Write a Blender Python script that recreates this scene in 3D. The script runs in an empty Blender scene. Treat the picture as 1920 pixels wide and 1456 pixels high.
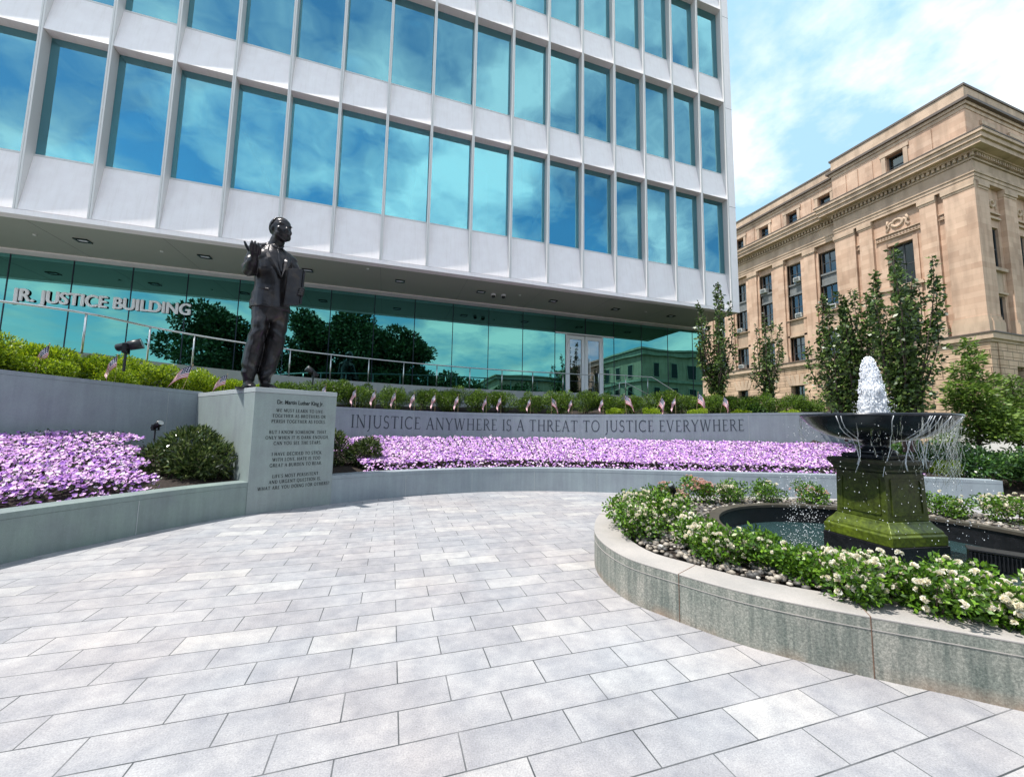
import bpy, bmesh, math, random
import numpy as np
from mathutils import Vector, Matrix
from math import radians, sin, cos, pi, hypot, atan2, exp
random.seed(7)
scene = bpy.context.scene
col = scene.collection

# ------------------------------------------------------------------ camera
cam_d = bpy.data.cameras.new('camera')
cam = bpy.data.objects.new('camera', cam_d); col.objects.link(cam)
cam_d.sensor_width = 36; cam_d.lens = 724 / 1920 * 36
cam_d.clip_start = 0.05; cam_d.clip_end = 3000
yaw, pit, rol = radians(17.954), radians(5.459), radians(0.96)
fwd = Vector((sin(yaw) * cos(pit), cos(yaw) * cos(pit), sin(pit)))
rgt = Vector((cos(yaw), -sin(yaw), 0)); upv = rgt.cross(fwd)
r2 = rgt * cos(rol) + upv * sin(rol); u2 = -rgt * sin(rol) + upv * cos(rol)
cam.matrix_world = Matrix(((r2.x, u2.x, -fwd.x, 0), (r2.y, u2.y, -fwd.y, 0), (r2.z, u2.z, -fwd.z, 1.6), (0, 0, 0, 1)))
scene.camera = cam

# ------------------------------------------------------------------ sun, sky, exposure
SUN = Vector((-0.405, -0.015, 0.905)).normalized()
sd = bpy.data.lights.new('sun', 'SUN'); sd.energy = 4.6; sd.angle = radians(0.6); sd.color = (1.0, 0.95, 0.88)
sun = bpy.data.objects.new('sun', sd); col.objects.link(sun)
sun.rotation_euler = SUN.to_track_quat('Z', 'Y').to_euler(); sun.location = (0, 0, 60)

w = bpy.data.worlds.new('World'); scene.world = w; w.use_nodes = True
nt = w.node_tree; N = nt.nodes; L = nt.links; N.clear()
out = N.new('ShaderNodeOutputWorld'); bg = N.new('ShaderNodeBackground'); bg.inputs['Strength'].default_value = 0.13
sky = N.new('ShaderNodeTexSky'); sky.sky_type = 'NISHITA'; sky.sun_disc = False
sky.sun_elevation = math.asin(SUN.z); sky.sun_rotation = atan2(SUN.x, SUN.y); sky.air_density = 1.0; sky.dust_density = 0.6; sky.ozone_density = 1.0
tc = N.new('ShaderNodeTexCoord')
# clouds live on a flat layer overhead: project the view direction on to it
sep = N.new('ShaderNodeSeparateXYZ'); L.new(tc.outputs['Generated'], sep.inputs[0])
def wm(op, a, b=None, clamp=False):
    n = N.new('ShaderNodeMath'); n.operation = op; n.use_clamp = clamp
    for i, v in enumerate((a, b)):
        if v is None: continue
        if hasattr(v, 'links'): L.new(v, n.inputs[i])
        else: n.inputs[i].default_value = v
    return n.outputs[0]
zz = wm('ADD', wm('MAXIMUM', sep.outputs[2], 0.0), 0.22)
cmb = N.new('ShaderNodeCombineXYZ')
L.new(wm('DIVIDE', sep.outputs[0], zz), cmb.inputs[0]); L.new(wm('DIVIDE', sep.outputs[1], zz), cmb.inputs[1]); cmb.inputs[2].default_value = 0.35
n1 = N.new('ShaderNodeTexNoise'); n1.inputs['Scale'].default_value = 2.7; n1.inputs['Detail'].default_value = 9; n1.inputs['Roughness'].default_value = 0.60; n1.inputs['Distortion'].default_value = 0.0
L.new(cmb.outputs[0], n1.inputs['Vector'])
cr = N.new('ShaderNodeValToRGB'); cr.color_ramp.elements[0].position = 0.40; cr.color_ramp.elements[1].position = 0.60
cr.color_ramp.elements[0].color = (0.0, 0.0, 0.0, 1); cr.color_ramp.elements[1].color = (1, 1, 1, 1)
L.new(n1.outputs['Fac'], cr.inputs[0])
n2 = N.new('ShaderNodeTexNoise'); n2.inputs['Scale'].default_value = 2.6; n2.inputs['Detail'].default_value = 6
L.new(cmb.outputs[0], n2.inputs['Vector'])
cc = N.new('ShaderNodeValToRGB'); cc.color_ramp.elements[0].color = (4.9, 5.7, 6.4, 1); cc.color_ramp.elements[1].color = (9.4, 9.7, 9.8, 1)
cc.color_ramp.elements[0].position = 0.35; cc.color_ramp.elements[1].position = 0.6
L.new(n2.outputs['Fac'], cc.inputs[0])
hs = N.new('ShaderNodeHueSaturation'); hs.inputs['Hue'].default_value = 0.485; hs.inputs['Saturation'].default_value = 1.2; hs.inputs['Value'].default_value = 1.35
L.new(sky.outputs[0], hs.inputs['Color'])
hz = wm('ADD', wm('ADD', wm('MULTIPLY', sep.outputs[0], 0.55), wm('MULTIPLY', sep.outputs[1], 0.83)), 0.15)
hz = wm('MULTIPLY', hz, 1.25, True)
pale = N.new('ShaderNodeMixRGB'); L.new(hz, pale.inputs[0]); L.new(hs.outputs[0], pale.inputs[1]); pale.inputs[2].default_value = (2.8, 4.6, 6.1, 1)
mx = N.new('ShaderNodeMixRGB'); L.new(cr.outputs[0], mx.inputs[0]); L.new(pale.outputs[0], mx.inputs[1]); L.new(cc.outputs[0], mx.inputs[2])
L.new(mx.outputs[0], bg.inputs['Color']); L.new(bg.outputs[0], out.inputs[0])
scene.view_settings.view_transform = 'Standard'; scene.view_settings.look = 'None'
scene.view_settings.exposure = 0.47; scene.view_settings.gamma = 1.0
scene.render.engine = 'CYCLES'
scene.cycles.use_denoising = True
scene.cycles.max_bounces = 8; scene.cycles.transparent_max_bounces = 12; scene.cycles.caustics_reflective = False; scene.cycles.caustics_refractive = False
try: scene.cycles.sample_clamp_indirect = 6.0
except Exception: pass

# ------------------------------------------------------------------ materials
def new_mat(name):
    m = bpy.data.materials.new(name); m.use_nodes = True
    t = m.node_tree; t.nodes.clear()
    o = t.nodes.new('ShaderNodeOutputMaterial'); p = t.nodes.new('ShaderNodeBsdfPrincipled')
    t.links.new(p.outputs[0], o.inputs[0])
    return m, t, p, o
def nd(t, kind, **kw):
    n = t.nodes.new(kind)
    for k, v in kw.items():
        if k in n.inputs.keys(): n.inputs[k].default_value = v
        else: setattr(n, k, v)
    return n
def ramp(t, src, stops):
    r = t.nodes.new('ShaderNodeValToRGB'); e = r.color_ramp.elements
    while len(e) < len(stops): e.new(0.5)
    for i, (p, c) in enumerate(stops):
        e[i].position = p; e[i].color = (*c, 1) if len(c) == 3 else c
    t.links.new(src, r.inputs[0]); return r.outputs[0]
def noise(t, scale, detail=4, rough=0.55, coord='Object', stretch=None):
    tc = t.nodes.new('ShaderNodeTexCoord'); v = tc.outputs[coord]
    if stretch:
        mp = t.nodes.new('ShaderNodeMapping'); mp.inputs['Scale'].default_value = stretch
        t.links.new(v, mp.inputs[0]); v = mp.outputs[0]
    n = nd(t, 'ShaderNodeTexNoise', Scale=scale, Detail=detail, Roughness=rough)
    t.links.new(v, n.inputs['Vector']); return n.outputs['Fac']
def mixc(t, f, a, b, mode='MIX'):
    n = t.nodes.new('ShaderNodeMixRGB'); n.blend_type = mode
    for i, v in enumerate((f, a, b)):
        if hasattr(v, 'links'): t.links.new(v, n.inputs[i])
        elif i == 0: n.inputs[0].default_value = v
        else: n.inputs[i].default_value = (*v, 1)
    return n.outputs[0]
def bump(t, p, h, strength=0.3, dist=0.01):
    b = nd(t, 'ShaderNodeBump', Strength=strength, Distance=dist)
    t.links.new(h, b.inputs['Height']); t.links.new(b.outputs[0], p.inputs['Normal'])
def simple(name, c, rough=0.6, metal=0.0, var=0.0, scale=6, bmp=0.0, bscale=60, spec=0.5):
    m, t, p, o = new_mat(name)
    p.inputs['Roughness'].default_value = rough; p.inputs['Metallic'].default_value = metal
    p.inputs['Specular IOR Level'].default_value = spec
    if var > 0:
        f = noise(t, scale, 6)
        a = tuple(max(0, x * (1 - var)) for x in c); b = tuple(min(1, x * (1 + var)) for x in c)
        t.links.new(ramp(t, f, [(0.3, a), (0.7, b)]), p.inputs['Base Color'])
    else: p.inputs['Base Color'].default_value = (*c, 1)
    if bmp > 0: bump(t, p, noise(t, bscale, 5), bmp, 0.01)
    return m
def granite(name, c, fine=0.12, coarse=0.12, tint=(1, 1, 1), rough=0.6, stain=0.0):
    m, t, p, o = new_mat(name)
    f1 = noise(t, 160, 3, 0.7); f2 = noise(t, 2.2, 6, 0.6); f3 = noise(t, 26, 4, 0.6)
    a = ramp(t, f1, [(0.3, tuple(x * (1 - fine) for x in c)), (0.7, tuple(x * (1 + fine) for x in c))])
    b = ramp(t, f2, [(0.3, tuple((1 - coarse) * x for x in (1, 1, 1))), (0.7, tint)])
    d = ramp(t, f3, [(0.3, (0.94, 0.94, 0.94)), (0.7, (1, 1, 1))])
    r = mixc(t, 1.0, mixc(t, 1.0, a, b, 'MULTIPLY'), d, 'MULTIPLY')
    if stain > 0:
        s = noise(t, 3.0, 5, 0.6, stretch=(3.5, 3.5, 0.25))
        r = mixc(t, 1.0, r, ramp(t, s, [(0.38, (1 - stain, 1 - stain, 1 - stain)), (0.62, (1, 1, 1))]), 'MULTIPLY')
    t.links.new(r, p.inputs['Base Color']); p.inputs['Roughness'].default_value = rough
    bump(t, p, f1, 0.15, 0.003)
    return m
def foliage_mat(name, dark, mid, light, trans=0.25, rough=0.45):
    m, t, p, o = new_mat(name)
    g = t.nodes.new('ShaderNodeNewGeometry')
    c = ramp(t, g.outputs['Random Per Island'], [(0.0, dark), (0.55, mid), (1.0, light)])
    t.links.new(c, p.inputs['Base Color']); p.inputs['Roughness'].default_value = rough
    tr = t.nodes.new('ShaderNodeBsdfTranslucent'); t.links.new(c, tr.inputs[0])
    mx = t.nodes.new('ShaderNodeMixShader'); mx.inputs[0].default_value = trans
    t.links.new(p.outputs[0], mx.inputs[1]); t.links.new(tr.outputs[0], mx.inputs[2]); t.links.new(mx.outputs[0], o.inputs[0])
    return m

M = {}
# paving: long grey granite setts in running bond, 0.6 x 0.24 m
def mk_paving():
    m, t, p, o = new_mat('granite_paving')
    tcn = t.nodes.new('ShaderNodeTexCoord'); mp = t.nodes.new('ShaderNodeMapping')
    mp.inputs['Rotation'].default_value = (0, 0, radians(0.8)); mp.inputs['Location'].default_value = (0.49, -0.004, 0)
    t.links.new(tcn.outputs['Object'], mp.inputs[0])
    def brick(c1, c2, mo, ms=0.0042):
        b = nd(t, 'ShaderNodeTexBrick', offset=0.5, offset_frequency=2, squash=1.0)
        b.inputs['Scale'].default_value = 1.0; b.inputs['Mortar Size'].default_value = ms; b.inputs['Mortar Smooth'].default_value = 0.2
        b.inputs['Brick Width'].default_value = 0.595; b.inputs['Row Height'].default_value = 0.2395; b.inputs['Bias'].default_value = 0.0
        b.inputs['Color1'].default_value = (*c1, 1); b.inputs['Color2'].default_value = (*c2, 1); b.inputs['Mortar'].default_value = (*mo, 1)
        t.links.new(mp.outputs[0], b.inputs['Vector']); return b
    b1 = brick((0.0, 0.0, 0.0), (1, 1, 1), (0.5, 0.5, 0.5))
    tone = ramp(t, b1.outputs['Color'], [(0.0, (0.272, 0.272, 0.285)), (0.35, (0.290, 0.290, 0.302)), (0.6, (0.305, 0.304, 0.314)), (0.82, (0.322, 0.320, 0.328)), (0.985, (0.37, 0.365, 0.36))])
    warm = ramp(t, noise(t, 0.7, 3), [(0.35, (0.96, 0.99, 1.02)), (0.65, (1.03, 0.99, 0.98))])
    f1 = noise(t, 120, 4, 0.75); f2 = noise(t, 5.5, 6, 0.7)
    c = mixc(t, 1.0, tone, warm, 'MULTIPLY')
    c = mixc(t, 1.0, c, ramp(t, f1, [(0.3, (0.70, 0.70, 0.70)), (0.68, (1.26, 1.26, 1.26))]), 'MULTIPLY')
    c = mixc(t, 1.0, c, ramp(t, f2, [(0.3, (0.80, 0.81, 0.84)), (0.68, (1.22, 1.21, 1.18))]), 'MULTIPLY')
    big = ramp(t, noise(t, 0.9, 5, 0.6), [(0.3, (0.9, 0.9, 0.91)), (0.6, (1.03, 1.03, 1.03))])
    c = mixc(t, 1.0, c, big, 'MULTIPLY')
    fac = ramp(t, noise(t, 3.0, 3), [(0.3, (0.55, 0.55, 0.55)), (0.6, (1, 1, 1))])
    mfac = t.nodes.new('ShaderNodeMath'); mfac.operation = 'MULTIPLY'; t.links.new(b1.outputs['Fac'], mfac.inputs[0]); t.links.new(fac, mfac.inputs[1])
    st_ = ramp(t, noise(t, 38, 3, 0.7), [(0.66, (1, 1, 1)), (0.74, (0.72, 0.71, 0.70))]); c = mixc(t, 1.0, c, st_, 'MULTIPLY')
    sp2 = ramp(t, noise(t, 1.7, 7, 0.75), [(0.30, (0.84, 0.84, 0.85)), (0.45, (1, 1, 1)), (0.70, (1.10, 1.10, 1.09))]); c = mixc(t, 1.0, c, sp2, 'MULTIPLY')
    c = mixc(t, mfac.outputs[0], c, (0.045, 0.05, 0.055))
    t.links.new(c, p.inputs['Base Color']); p.inputs['Roughness'].default_value = 0.7
    hb = t.nodes.new('ShaderNodeMath'); hb.operation = 'SUBTRACT'; t.links.new(f1, hb.inputs[0]); 
    mul = t.nodes.new('ShaderNodeMath'); mul.operation = 'MULTIPLY'; mul.inputs[1].default_value = 3.0; t.links.new(b1.outputs['Fac'], mul.inputs[0]); t.links.new(mul.outputs[0], hb.inputs[1])
    bump(t, p, hb.outputs[0], 0.25, 0.004)
    return m
M['paving'] = mk_paving()
M['ground'] = simple('ground_cover', (0.07, 0.10, 0.04), 0.9, var=0.4, scale=1.5)
M['asphalt'] = simple('asphalt', (0.06, 0.06, 0.062), 0.85, var=0.2, scale=8)
M['soil'] = simple('mulch', (0.022, 0.015, 0.011), 0.95, var=0.6, scale=30, bmp=0.8, bscale=40)
M['blue_granite'] = granite('blue_grey_granite', (0.30, 0.345, 0.39), 0.14, 0.14, (1.02, 1.05, 1.0), 0.5, stain=0.10)
M['low_granite'] = granite('green_grey_granite', (0.23, 0.28, 0.285), 0.16, 0.16, (1.0, 1.08, 0.96), 0.5, stain=0.12)
M['light_granite'] = granite('light_granite_cap', (0.42, 0.46, 0.47), 0.12, 0.1, (1.0, 1.02, 1.0), 0.55)
M['ped_granite'] = granite('pedestal_granite', (0.30, 0.345, 0.35), 0.15, 0.15, (1.0, 1.06, 1.0), 0.5, stain=0.08)
M['joint'] = simple('joint_line', (0.42, 0.45, 0.46), 0.8)
M['rusty_joint'] = simple('rusty_joint', (0.16, 0.095, 0.065), 0.9, var=0.3, scale=20)
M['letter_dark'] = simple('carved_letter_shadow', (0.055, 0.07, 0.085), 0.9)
M['letter_black'] = simple('carved_black_letter', (0.02, 0.028, 0.03), 0.8)
# weathered planter stone
def mk_planter():
    m, t, p, o = new_mat('weathered_planter_granite')
    f1 = noise(t, 75, 4, 0.8); f2 = noise(t, 3.0, 7, 0.65)
    a = ramp(t, f1, [(0.33, (0.13, 0.14, 0.135)), (0.5, (0.24, 0.25, 0.24)), (0.66, (0.40, 0.40, 0.38))])
    b = ramp(t, f2, [(0.3, (0.72, 0.78, 0.74)), (0.7, (1.15, 1.1, 1.05))])
    s = noise(t, 4.0, 6, 0.65, stretch=(4.0, 4.0, 0.3))
    c = mixc(t, 1.0, a, b, 'MULTIPLY'); c = mixc(t, 1.0, c, ramp(t, s, [(0.40, (0.66, 0.71, 0.69)), (0.56, (1.1, 1.09, 1.05))]), 'MULTIPLY')
    # rusty tide mark along the foot and pale lime bloom
    tcn = t.nodes.new('ShaderNodeTexCoord'); sp = t.nodes.new('ShaderNodeSeparateXYZ'); t.links.new(tcn.outputs['Object'], sp.inputs[0])
    zf = ramp(t, sp.outputs[2], [(0.0, (1, 1, 1)), (0.09, (0.0, 0.0, 0.0))])
    rn = ramp(t, noise(t, 2.5, 4), [(0.4, (0, 0, 0)), (0.65, (0.55, 0.55, 0.55))])
    c = mixc(t, mixc(t, 1.0, zf, rn, 'MULTIPLY'), c, (0.42, 0.26, 0.17))
    # brownish patch on the west end
    xr = ramp(t, sp.outputs[0], [(0.0, (1, 1, 1)), (1.0, (0, 0, 0))])
    t.links.new(c, p.inputs['Base Color']); p.inputs['Roughness'].default_value = 0.65
    bump(t, p, f1, 0.25, 0.003)
    return m
M['planter'] = mk_planter()
M['planter_top'] = granite('planter_coping', (0.40, 0.385, 0.37), 0.14, 0.22, (1.05, 1.02, 1.0), 0.6)
M['white_panel'] = simple('white_panel', (0.90, 0.84, 0.84), 0.45, var=0.025, scale=3)
_m, _t, _p, _o = new_mat('white_panel_streaked'); _c = mixc(_t, 1.0, ramp(_t, noise(_t, 3, 5), [(0.3, (0.87, 0.81, 0.81)), (0.7, (0.92, 0.87, 0.87))]), ramp(_t, noise(_t, 2.5, 6, 0.65, stretch=(5, 1, 0.35)), [(0.34, (0.955, 0.95, 0.94)), (0.5, (1, 1, 1))]), 'MULTIPLY')
_t.links.new(mixc(_t, 1.0, _c, ramp(_t, noise(_t, 90, 3, 0.7), [(0.3, (0.955, 0.955, 0.955)), (0.7, (1.03, 1.03, 1.03))]), 'MULTIPLY'), _p.inputs['Base Color']); _p.inputs['Roughness'].default_value = 0.5; M['white_panel'] = _m
M['fin'] = simple('white_fin', (0.66, 0.65, 0.64), 0.4)
M['soffit'] = simple('soffit_metal', (0.34, 0.34, 0.29), 0.5, var=0.03, scale=1)
M['dark_metal'] = simple('dark_metal', (0.015, 0.018, 0.02), 0.35, 0.6)
M['mullion'] = simple('navy_mullion', (0.012, 0.02, 0.04), 0.35, 0.3)
M['black'] = simple('black_housing', (0.012, 0.013, 0.016), 0.4)
M['steel'] = simple('brushed_steel', (0.55, 0.57, 0.58), 0.28, 0.9)
M['door_white'] = simple('white_door_frame', (0.8, 0.82, 0.85), 0.35)
M['interior'] = simple('interior_white', (0.6, 0.62, 0.6), 0.7)
M['interior_dark'] = simple('interior_grey', (0.12, 0.13, 0.13), 0.8)
M['sign'] = simple('white_sign_letter', (0.92, 0.93, 0.95), 0.35)
M['podium'] = simple('podium_granite', (0.32, 0.34, 0.34), 0.6, var=0.08, scale=5)
def glass(name, tint, body, refl, rough=0.0, wav=0.0):
    m, t, p, o = new_mat(name); t.nodes.remove(p)
    g = nd(t, 'ShaderNodeBsdfGlossy', Roughness=rough); g.inputs['Color'].default_value = (*tint, 1)
    tr = nd(t, 'ShaderNodeBsdfTransparent'); tr.inputs['Color'].default_value = (*body, 1)
    mx = t.nodes.new('ShaderNodeMixShader')
    fr = nd(t, 'ShaderNodeFresnel', IOR=1.5)
    ad = t.nodes.new('ShaderNodeMath'); ad.operation = 'ADD'; ad.use_clamp = True; ad.inputs[1].default_value = refl
    t.links.new(fr.outputs[0], ad.inputs[0]); t.links.new(ad.outputs[0], mx.inputs[0])
    t.links.new(tr.outputs[0], mx.inputs[1]); t.links.new(g.outputs[0], mx.inputs[2]); t.links.new(mx.outputs[0], o.inputs[0])
    if wav > 0:
        b = nd(t, 'ShaderNodeBump', Strength=1.0, Distance=wav)
        t.links.new(noise(t, 0.5, 1), b.inputs['Height']); t.links.new(b.outputs[0], g.inputs['Normal'])
    return m
M['upper_glass'] = glass('blue_green_window_glass', (0.28, 0.64, 0.74), (0.50, 0.92, 0.90), 0.52, wav=0.02)
M['lobby_glass'] = glass('green_lobby_glass', (0.18, 0.52, 0.48), (0.05, 0.15, 0.12), 0.58, wav=0.006)
M['old_glass'] = glass('old_window_glass', (0.30, 0.36, 0.38), (0.25, 0.28, 0.28), 0.25)
# warm ashlar
def mk_stone(name, c1, c2, w_=1.1, h_=0.42, groove=False, axis='x'):
    m, t, p, o = new_mat(name)
    tcn = t.nodes.new('ShaderNodeTexCoord'); sp = t.nodes.new('ShaderNodeSeparateXYZ'); t.links.new(tcn.outputs['Object'], sp.inputs[0])
    ad = t.nodes.new('ShaderNodeMath'); ad.operation = 'ADD'; t.links.new(sp.outputs[0], ad.inputs[0]); t.links.new(sp.outputs[1], ad.inputs[1])
    cb = t.nodes.new('ShaderNodeCombineXYZ'); t.links.new(ad.outputs[0], cb.inputs[0]); t.links.new(sp.outputs[2], cb.inputs[1])
    b = nd(t, 'ShaderNodeTexBrick', offset=0.5); b.inputs['Scale'].default_value = 1.0
    b.inputs['Brick Width'].default_value = w_; b.inputs['Row Height'].default_value = h_
    b.inputs['Mortar Size'].default_value = 0.03 if groove else 0.004; b.inputs['Mortar Smooth'].default_value = 0.3
    b.inputs['Color1'].default_value = (*c1, 1); b.inputs['Color2'].default_value = (*c2, 1)
    b.inputs['Mortar'].default_value = (*tuple(x * (0.28 if groove else 0.8) for x in c1), 1)
    t.links.new(cb.outputs[0], b.inputs['Vector'])
    c = mixc(t, 1.0, b.outputs['Color'], ramp(t, noise(t, 0.35, 5), [(0.3, (0.86, 0.85, 0.84)), (0.7, (1.1, 1.08, 1.05))]), 'MULTIPLY')
    c = mixc(t, 1.0, c, ramp(t, noise(t, 1.5, 5, stretch=(1, 1, 0.2)), [(0.35, (0.78, 0.77, 0.76)), (0.55, (1.03, 1.03, 1.03))]), 'MULTIPLY')
    t.links.new(c, p.inputs['Base Color']); p.inputs['Roughness'].default_value = 0.85
    return m
M['stone'] = mk_stone('buff_sandstone_ashlar', (0.47, 0.315, 0.225), (0.60, 0.43, 0.32))
M['stone_rust'] = mk_stone('rusticated_sandstone', (0.50, 0.35, 0.24), (0.60, 0.43, 0.31), 1.25, 0.62, True)
M['stone_trim'] = mk_stone('buff_sandstone_trim', (0.45, 0.335, 0.245), (0.53, 0.40, 0.30), 2.0, 0.9)
M['stone_grey'] = mk_stone('grey_sandstone', (0.40, 0.36, 0.29), (0.48, 0.42, 0.34), 1.6, 0.8)
M['dark_edge'] = simple('dark_cornice_edge', (0.10, 0.075, 0.06), 0.6)
M['win_frame'] = simple('dark_window_frame', (0.05, 0.055, 0.06), 0.5)
M['spandrel_iron'] = simple('grey_iron_panel', (0.16, 0.17, 0.17), 0.6, var=0.2, scale=4)
M['blind'] = simple('window_blind', (0.42, 0.46, 0.42), 0.8)
M['ac'] = simple('air_conditioner_grey', (0.55, 0.56, 0.54), 0.5)
M['white_stone'] = simple('white_stone', (0.70, 0.70, 0.66), 0.6, var=0.06, scale=3)
M['bark'] = simple('bark', (0.055, 0.04, 0.03), 0.9, var=0.3, scale=20, bmp=0.5)
M['leaf_dark'] = foliage_mat('dark_tree_leaf', (0.016, 0.034, 0.010), (0.05, 0.10, 0.02), (0.18, 0.27, 0.06), 0.22, 0.38)
M['leaf_light'] = foliage_mat('light_tree_leaf', (0.05, 0.10, 0.015), (0.13, 0.23, 0.035), (0.25, 0.36, 0.06), 0.3)
M['leaf_far'] = foliage_mat('park_tree_leaf', (0.012, 0.03, 0.010), (0.035, 0.07, 0.018), (0.08, 0.13, 0.035), 0.12, 0.7)
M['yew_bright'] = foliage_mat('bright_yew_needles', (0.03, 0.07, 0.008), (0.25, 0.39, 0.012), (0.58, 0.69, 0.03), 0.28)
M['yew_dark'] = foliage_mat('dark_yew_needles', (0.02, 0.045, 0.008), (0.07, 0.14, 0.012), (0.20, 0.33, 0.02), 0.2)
M['rhodo'] = foliage_mat('rhododendron_leaf', (0.02, 0.04, 0.012), (0.05, 0.09, 0.02), (0.22, 0.27, 0.09), 0.12, 0.3)
M['laurel'] = foliage_mat('laurel_leaf', (0.015, 0.045, 0.012), (0.035, 0.10, 0.02), (0.12, 0.24, 0.04), 0.15, 0.35)
M['rose_leaf'] = foliage_mat('rose_leaf', (0.025, 0.065, 0.008), (0.08, 0.19, 0.015), (0.20, 0.36, 0.03), 0.22, 0.4)
M['rose_white'] = foliage_mat('cream_rose_petal', (0.85, 0.76, 0.56), (0.93, 0.90, 0.76), (0.96, 0.95, 0.9), 0.3, 0.6)
M['rose_pink'] = foliage_mat('pink_rose_petal', (0.75, 0.42, 0.36), (0.82, 0.56, 0.48), (0.88, 0.74, 0.64), 0.3, 0.6)
M['petunia'] = foliage_mat('lilac_petunia_petal', (0.34, 0.13, 0.58), (0.76, 0.44, 0.80), (0.95, 0.82, 0.93), 0.25, 0.6)
M['petunia_leaf'] = foliage_mat('petunia_leaf', (0.01, 0.02, 0.01), (0.03, 0.06, 0.015), (0.09, 0.15, 0.03), 0.15, 0.5)
M['bronze'] = None
# ------------------------------------------------------------------ mesh helpers
class MB:
    def __init__(s): s.v = []; s.f = []; s.m = []
    def add(s, vs, fs, mi=0):
        b = len(s.v); s.v.extend(vs); s.f.extend(tuple(b + i for i in f) for f in fs); s.m.extend([mi] * len(fs)); return s
    def box(s, x0, x1, y0, y1, z0, z1, mi=0):
        return s.add([(x0, y0, z0), (x1, y0, z0), (x1, y1, z0), (x0, y1, z0), (x0, y0, z1), (x1, y0, z1), (x1, y1, z1), (x0, y1, z1)],
                     [(0, 3, 2, 1), (4, 5, 6, 7), (0, 1, 5, 4), (1, 2, 6, 5), (2, 3, 7, 6), (3, 0, 4, 7)], mi)
    def obox(s, c, ax, ay, az, mi=0):
        c, ax, ay, az = Vector(c), Vector(ax), Vector(ay), Vector(az)
        vs = [tuple(c + ax * i + ay * j + az * k) for k in (-1, 1) for (i, j) in ((-1, -1), (1, -1), (1, 1), (-1, 1))]
        return s.add(vs, [(0, 3, 2, 1), (4, 5, 6, 7), (0, 1, 5, 4), (1, 2, 6, 5), (2, 3, 7, 6), (3, 0, 4, 7)], mi)
    def prism(s, poly, z0, z1, mi=0):
        n = len(poly); zt = z1 if hasattr(z1, '__len__') else [z1] * n
        vs = [(p[0], p[1], z0) for p in poly] + [(p[0], p[1], zt[i]) for i, p in enumerate(poly)]
        return s.add(vs, [tuple(range(n))[::-1], tuple(range(n, 2 * n))] + [(i, (i + 1) % n, n + (i + 1) % n, n + i) for i in range(n)], mi)
    def tube(s, pts, r, n=8, mi=0, cap=True):
        pts = [Vector(p) for p in pts]; rs = r if hasattr(r, '__len__') else [r] * len(pts)
        rings = []; b = len(s.v)
        up = None
        for i, p in enumerate(pts):
            d = (pts[min(i + 1, len(pts) - 1)] - pts[max(i - 1, 0)])
            if d.length < 1e-9: d = Vector((0, 0, 1))
            d.normalize()
            if up is None: up = Vector((0, 0, 1)) if abs(d.z) < 0.9 else Vector((1, 0, 0))
            a = d.cross(up); 
            if a.length < 1e-6: a = d.cross(Vector((1, 0, 0)))
            a.normalize(); c = a.cross(d); up = c
            for k in range(n):
                t = 2 * pi * k / n; s.v.append(tuple(p + (a * cos(t) + c * sin(t)) * rs[i]))
        for i in range(len(pts) - 1):
            for k in range(n):
                s.f.append((b + i * n + k, b + i * n + (k + 1) % n, b + (i + 1) * n + (k + 1) % n, b + (i + 1) * n + k)); s.m.append(mi)
        if cap:
            s.f.append(tuple(b + k for k in range(n))[::-1]); s.m.append(mi)
            e = b + (len(pts) - 1) * n; s.f.append(tuple(e + k for k in range(n))); s.m.append(mi)
        return s
    def lathe(s, prof, n=48, c=(0, 0, 0), mi=0):
        b = len(s.v)
        for r, z in prof:
            for k in range(n):
                t = 2 * pi * k / n; s.v.append((c[0] + r * cos(t), c[1] + r * sin(t), c[2] + z))
        for i in range(len(prof) - 1):
            for k in range(n):
                s.f.append((b + i * n + k, b + i * n + (k + 1) % n, b + (i + 1) * n + (k + 1) % n, b + (i + 1) * n + k)); s.m.append(mi)
        return s
    def build(s, name, mats, parent=None, smooth=False, bevel=0.0):
        me = bpy.data.meshes.new(name); me.from_pydata([tuple(v) for v in s.v], [], s.f)
        if not isinstance(mats, (list, tuple)): mats = [mats]
        for m in mats: me.materials.append(m)
        if len(mats) > 1: me.polygons.foreach_set('material_index', s.m)
        if smooth: me.polygons.foreach_set('use_smooth', [True] * len(me.polygons))
        me.update()
        o = bpy.data.objects.new(name, me); col.objects.link(o)
        if parent: o.parent = parent
        if bevel:
            bv = o.modifiers.new('bevel', 'BEVEL'); bv.width = bevel; bv.segments = 2; bv.limit_method = 'ANGLE'; bv.angle_limit = radians(40)
        return o
def tag(o, label=None, cat=None, group=None, kind=None):
    if label: o['label'] = label
    if cat: o['category'] = cat
    if group: o['group'] = group
    if kind: o['kind'] = kind
    return o
def empty(name, loc=(0, 0, 0), rz=0):
    o = bpy.data.objects.new(name, None); col.objects.link(o); o.location = loc; o.rotation_euler = (0, 0, rz); o.empty_display_size = 0.2; return o
def copy_tree(o, loc=None, rz=None, scale=None, label=None):
    def rec(x, par):
        c = x.copy(); col.objects.link(c); c.parent = par
        for ch in [k for k in ALL if k.parent == x]: rec(ch, c)
        return c
    ALL = list(o.children_recursive)
    c = rec(o, None)
    if loc is not None: c.location = loc
    if rz is not None: c.rotation_euler = (0, 0, rz)
    if scale is not None: c.scale = scale if hasattr(scale, '__len__') else (scale,) * 3
    if label: c['label'] = label
    return c
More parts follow.
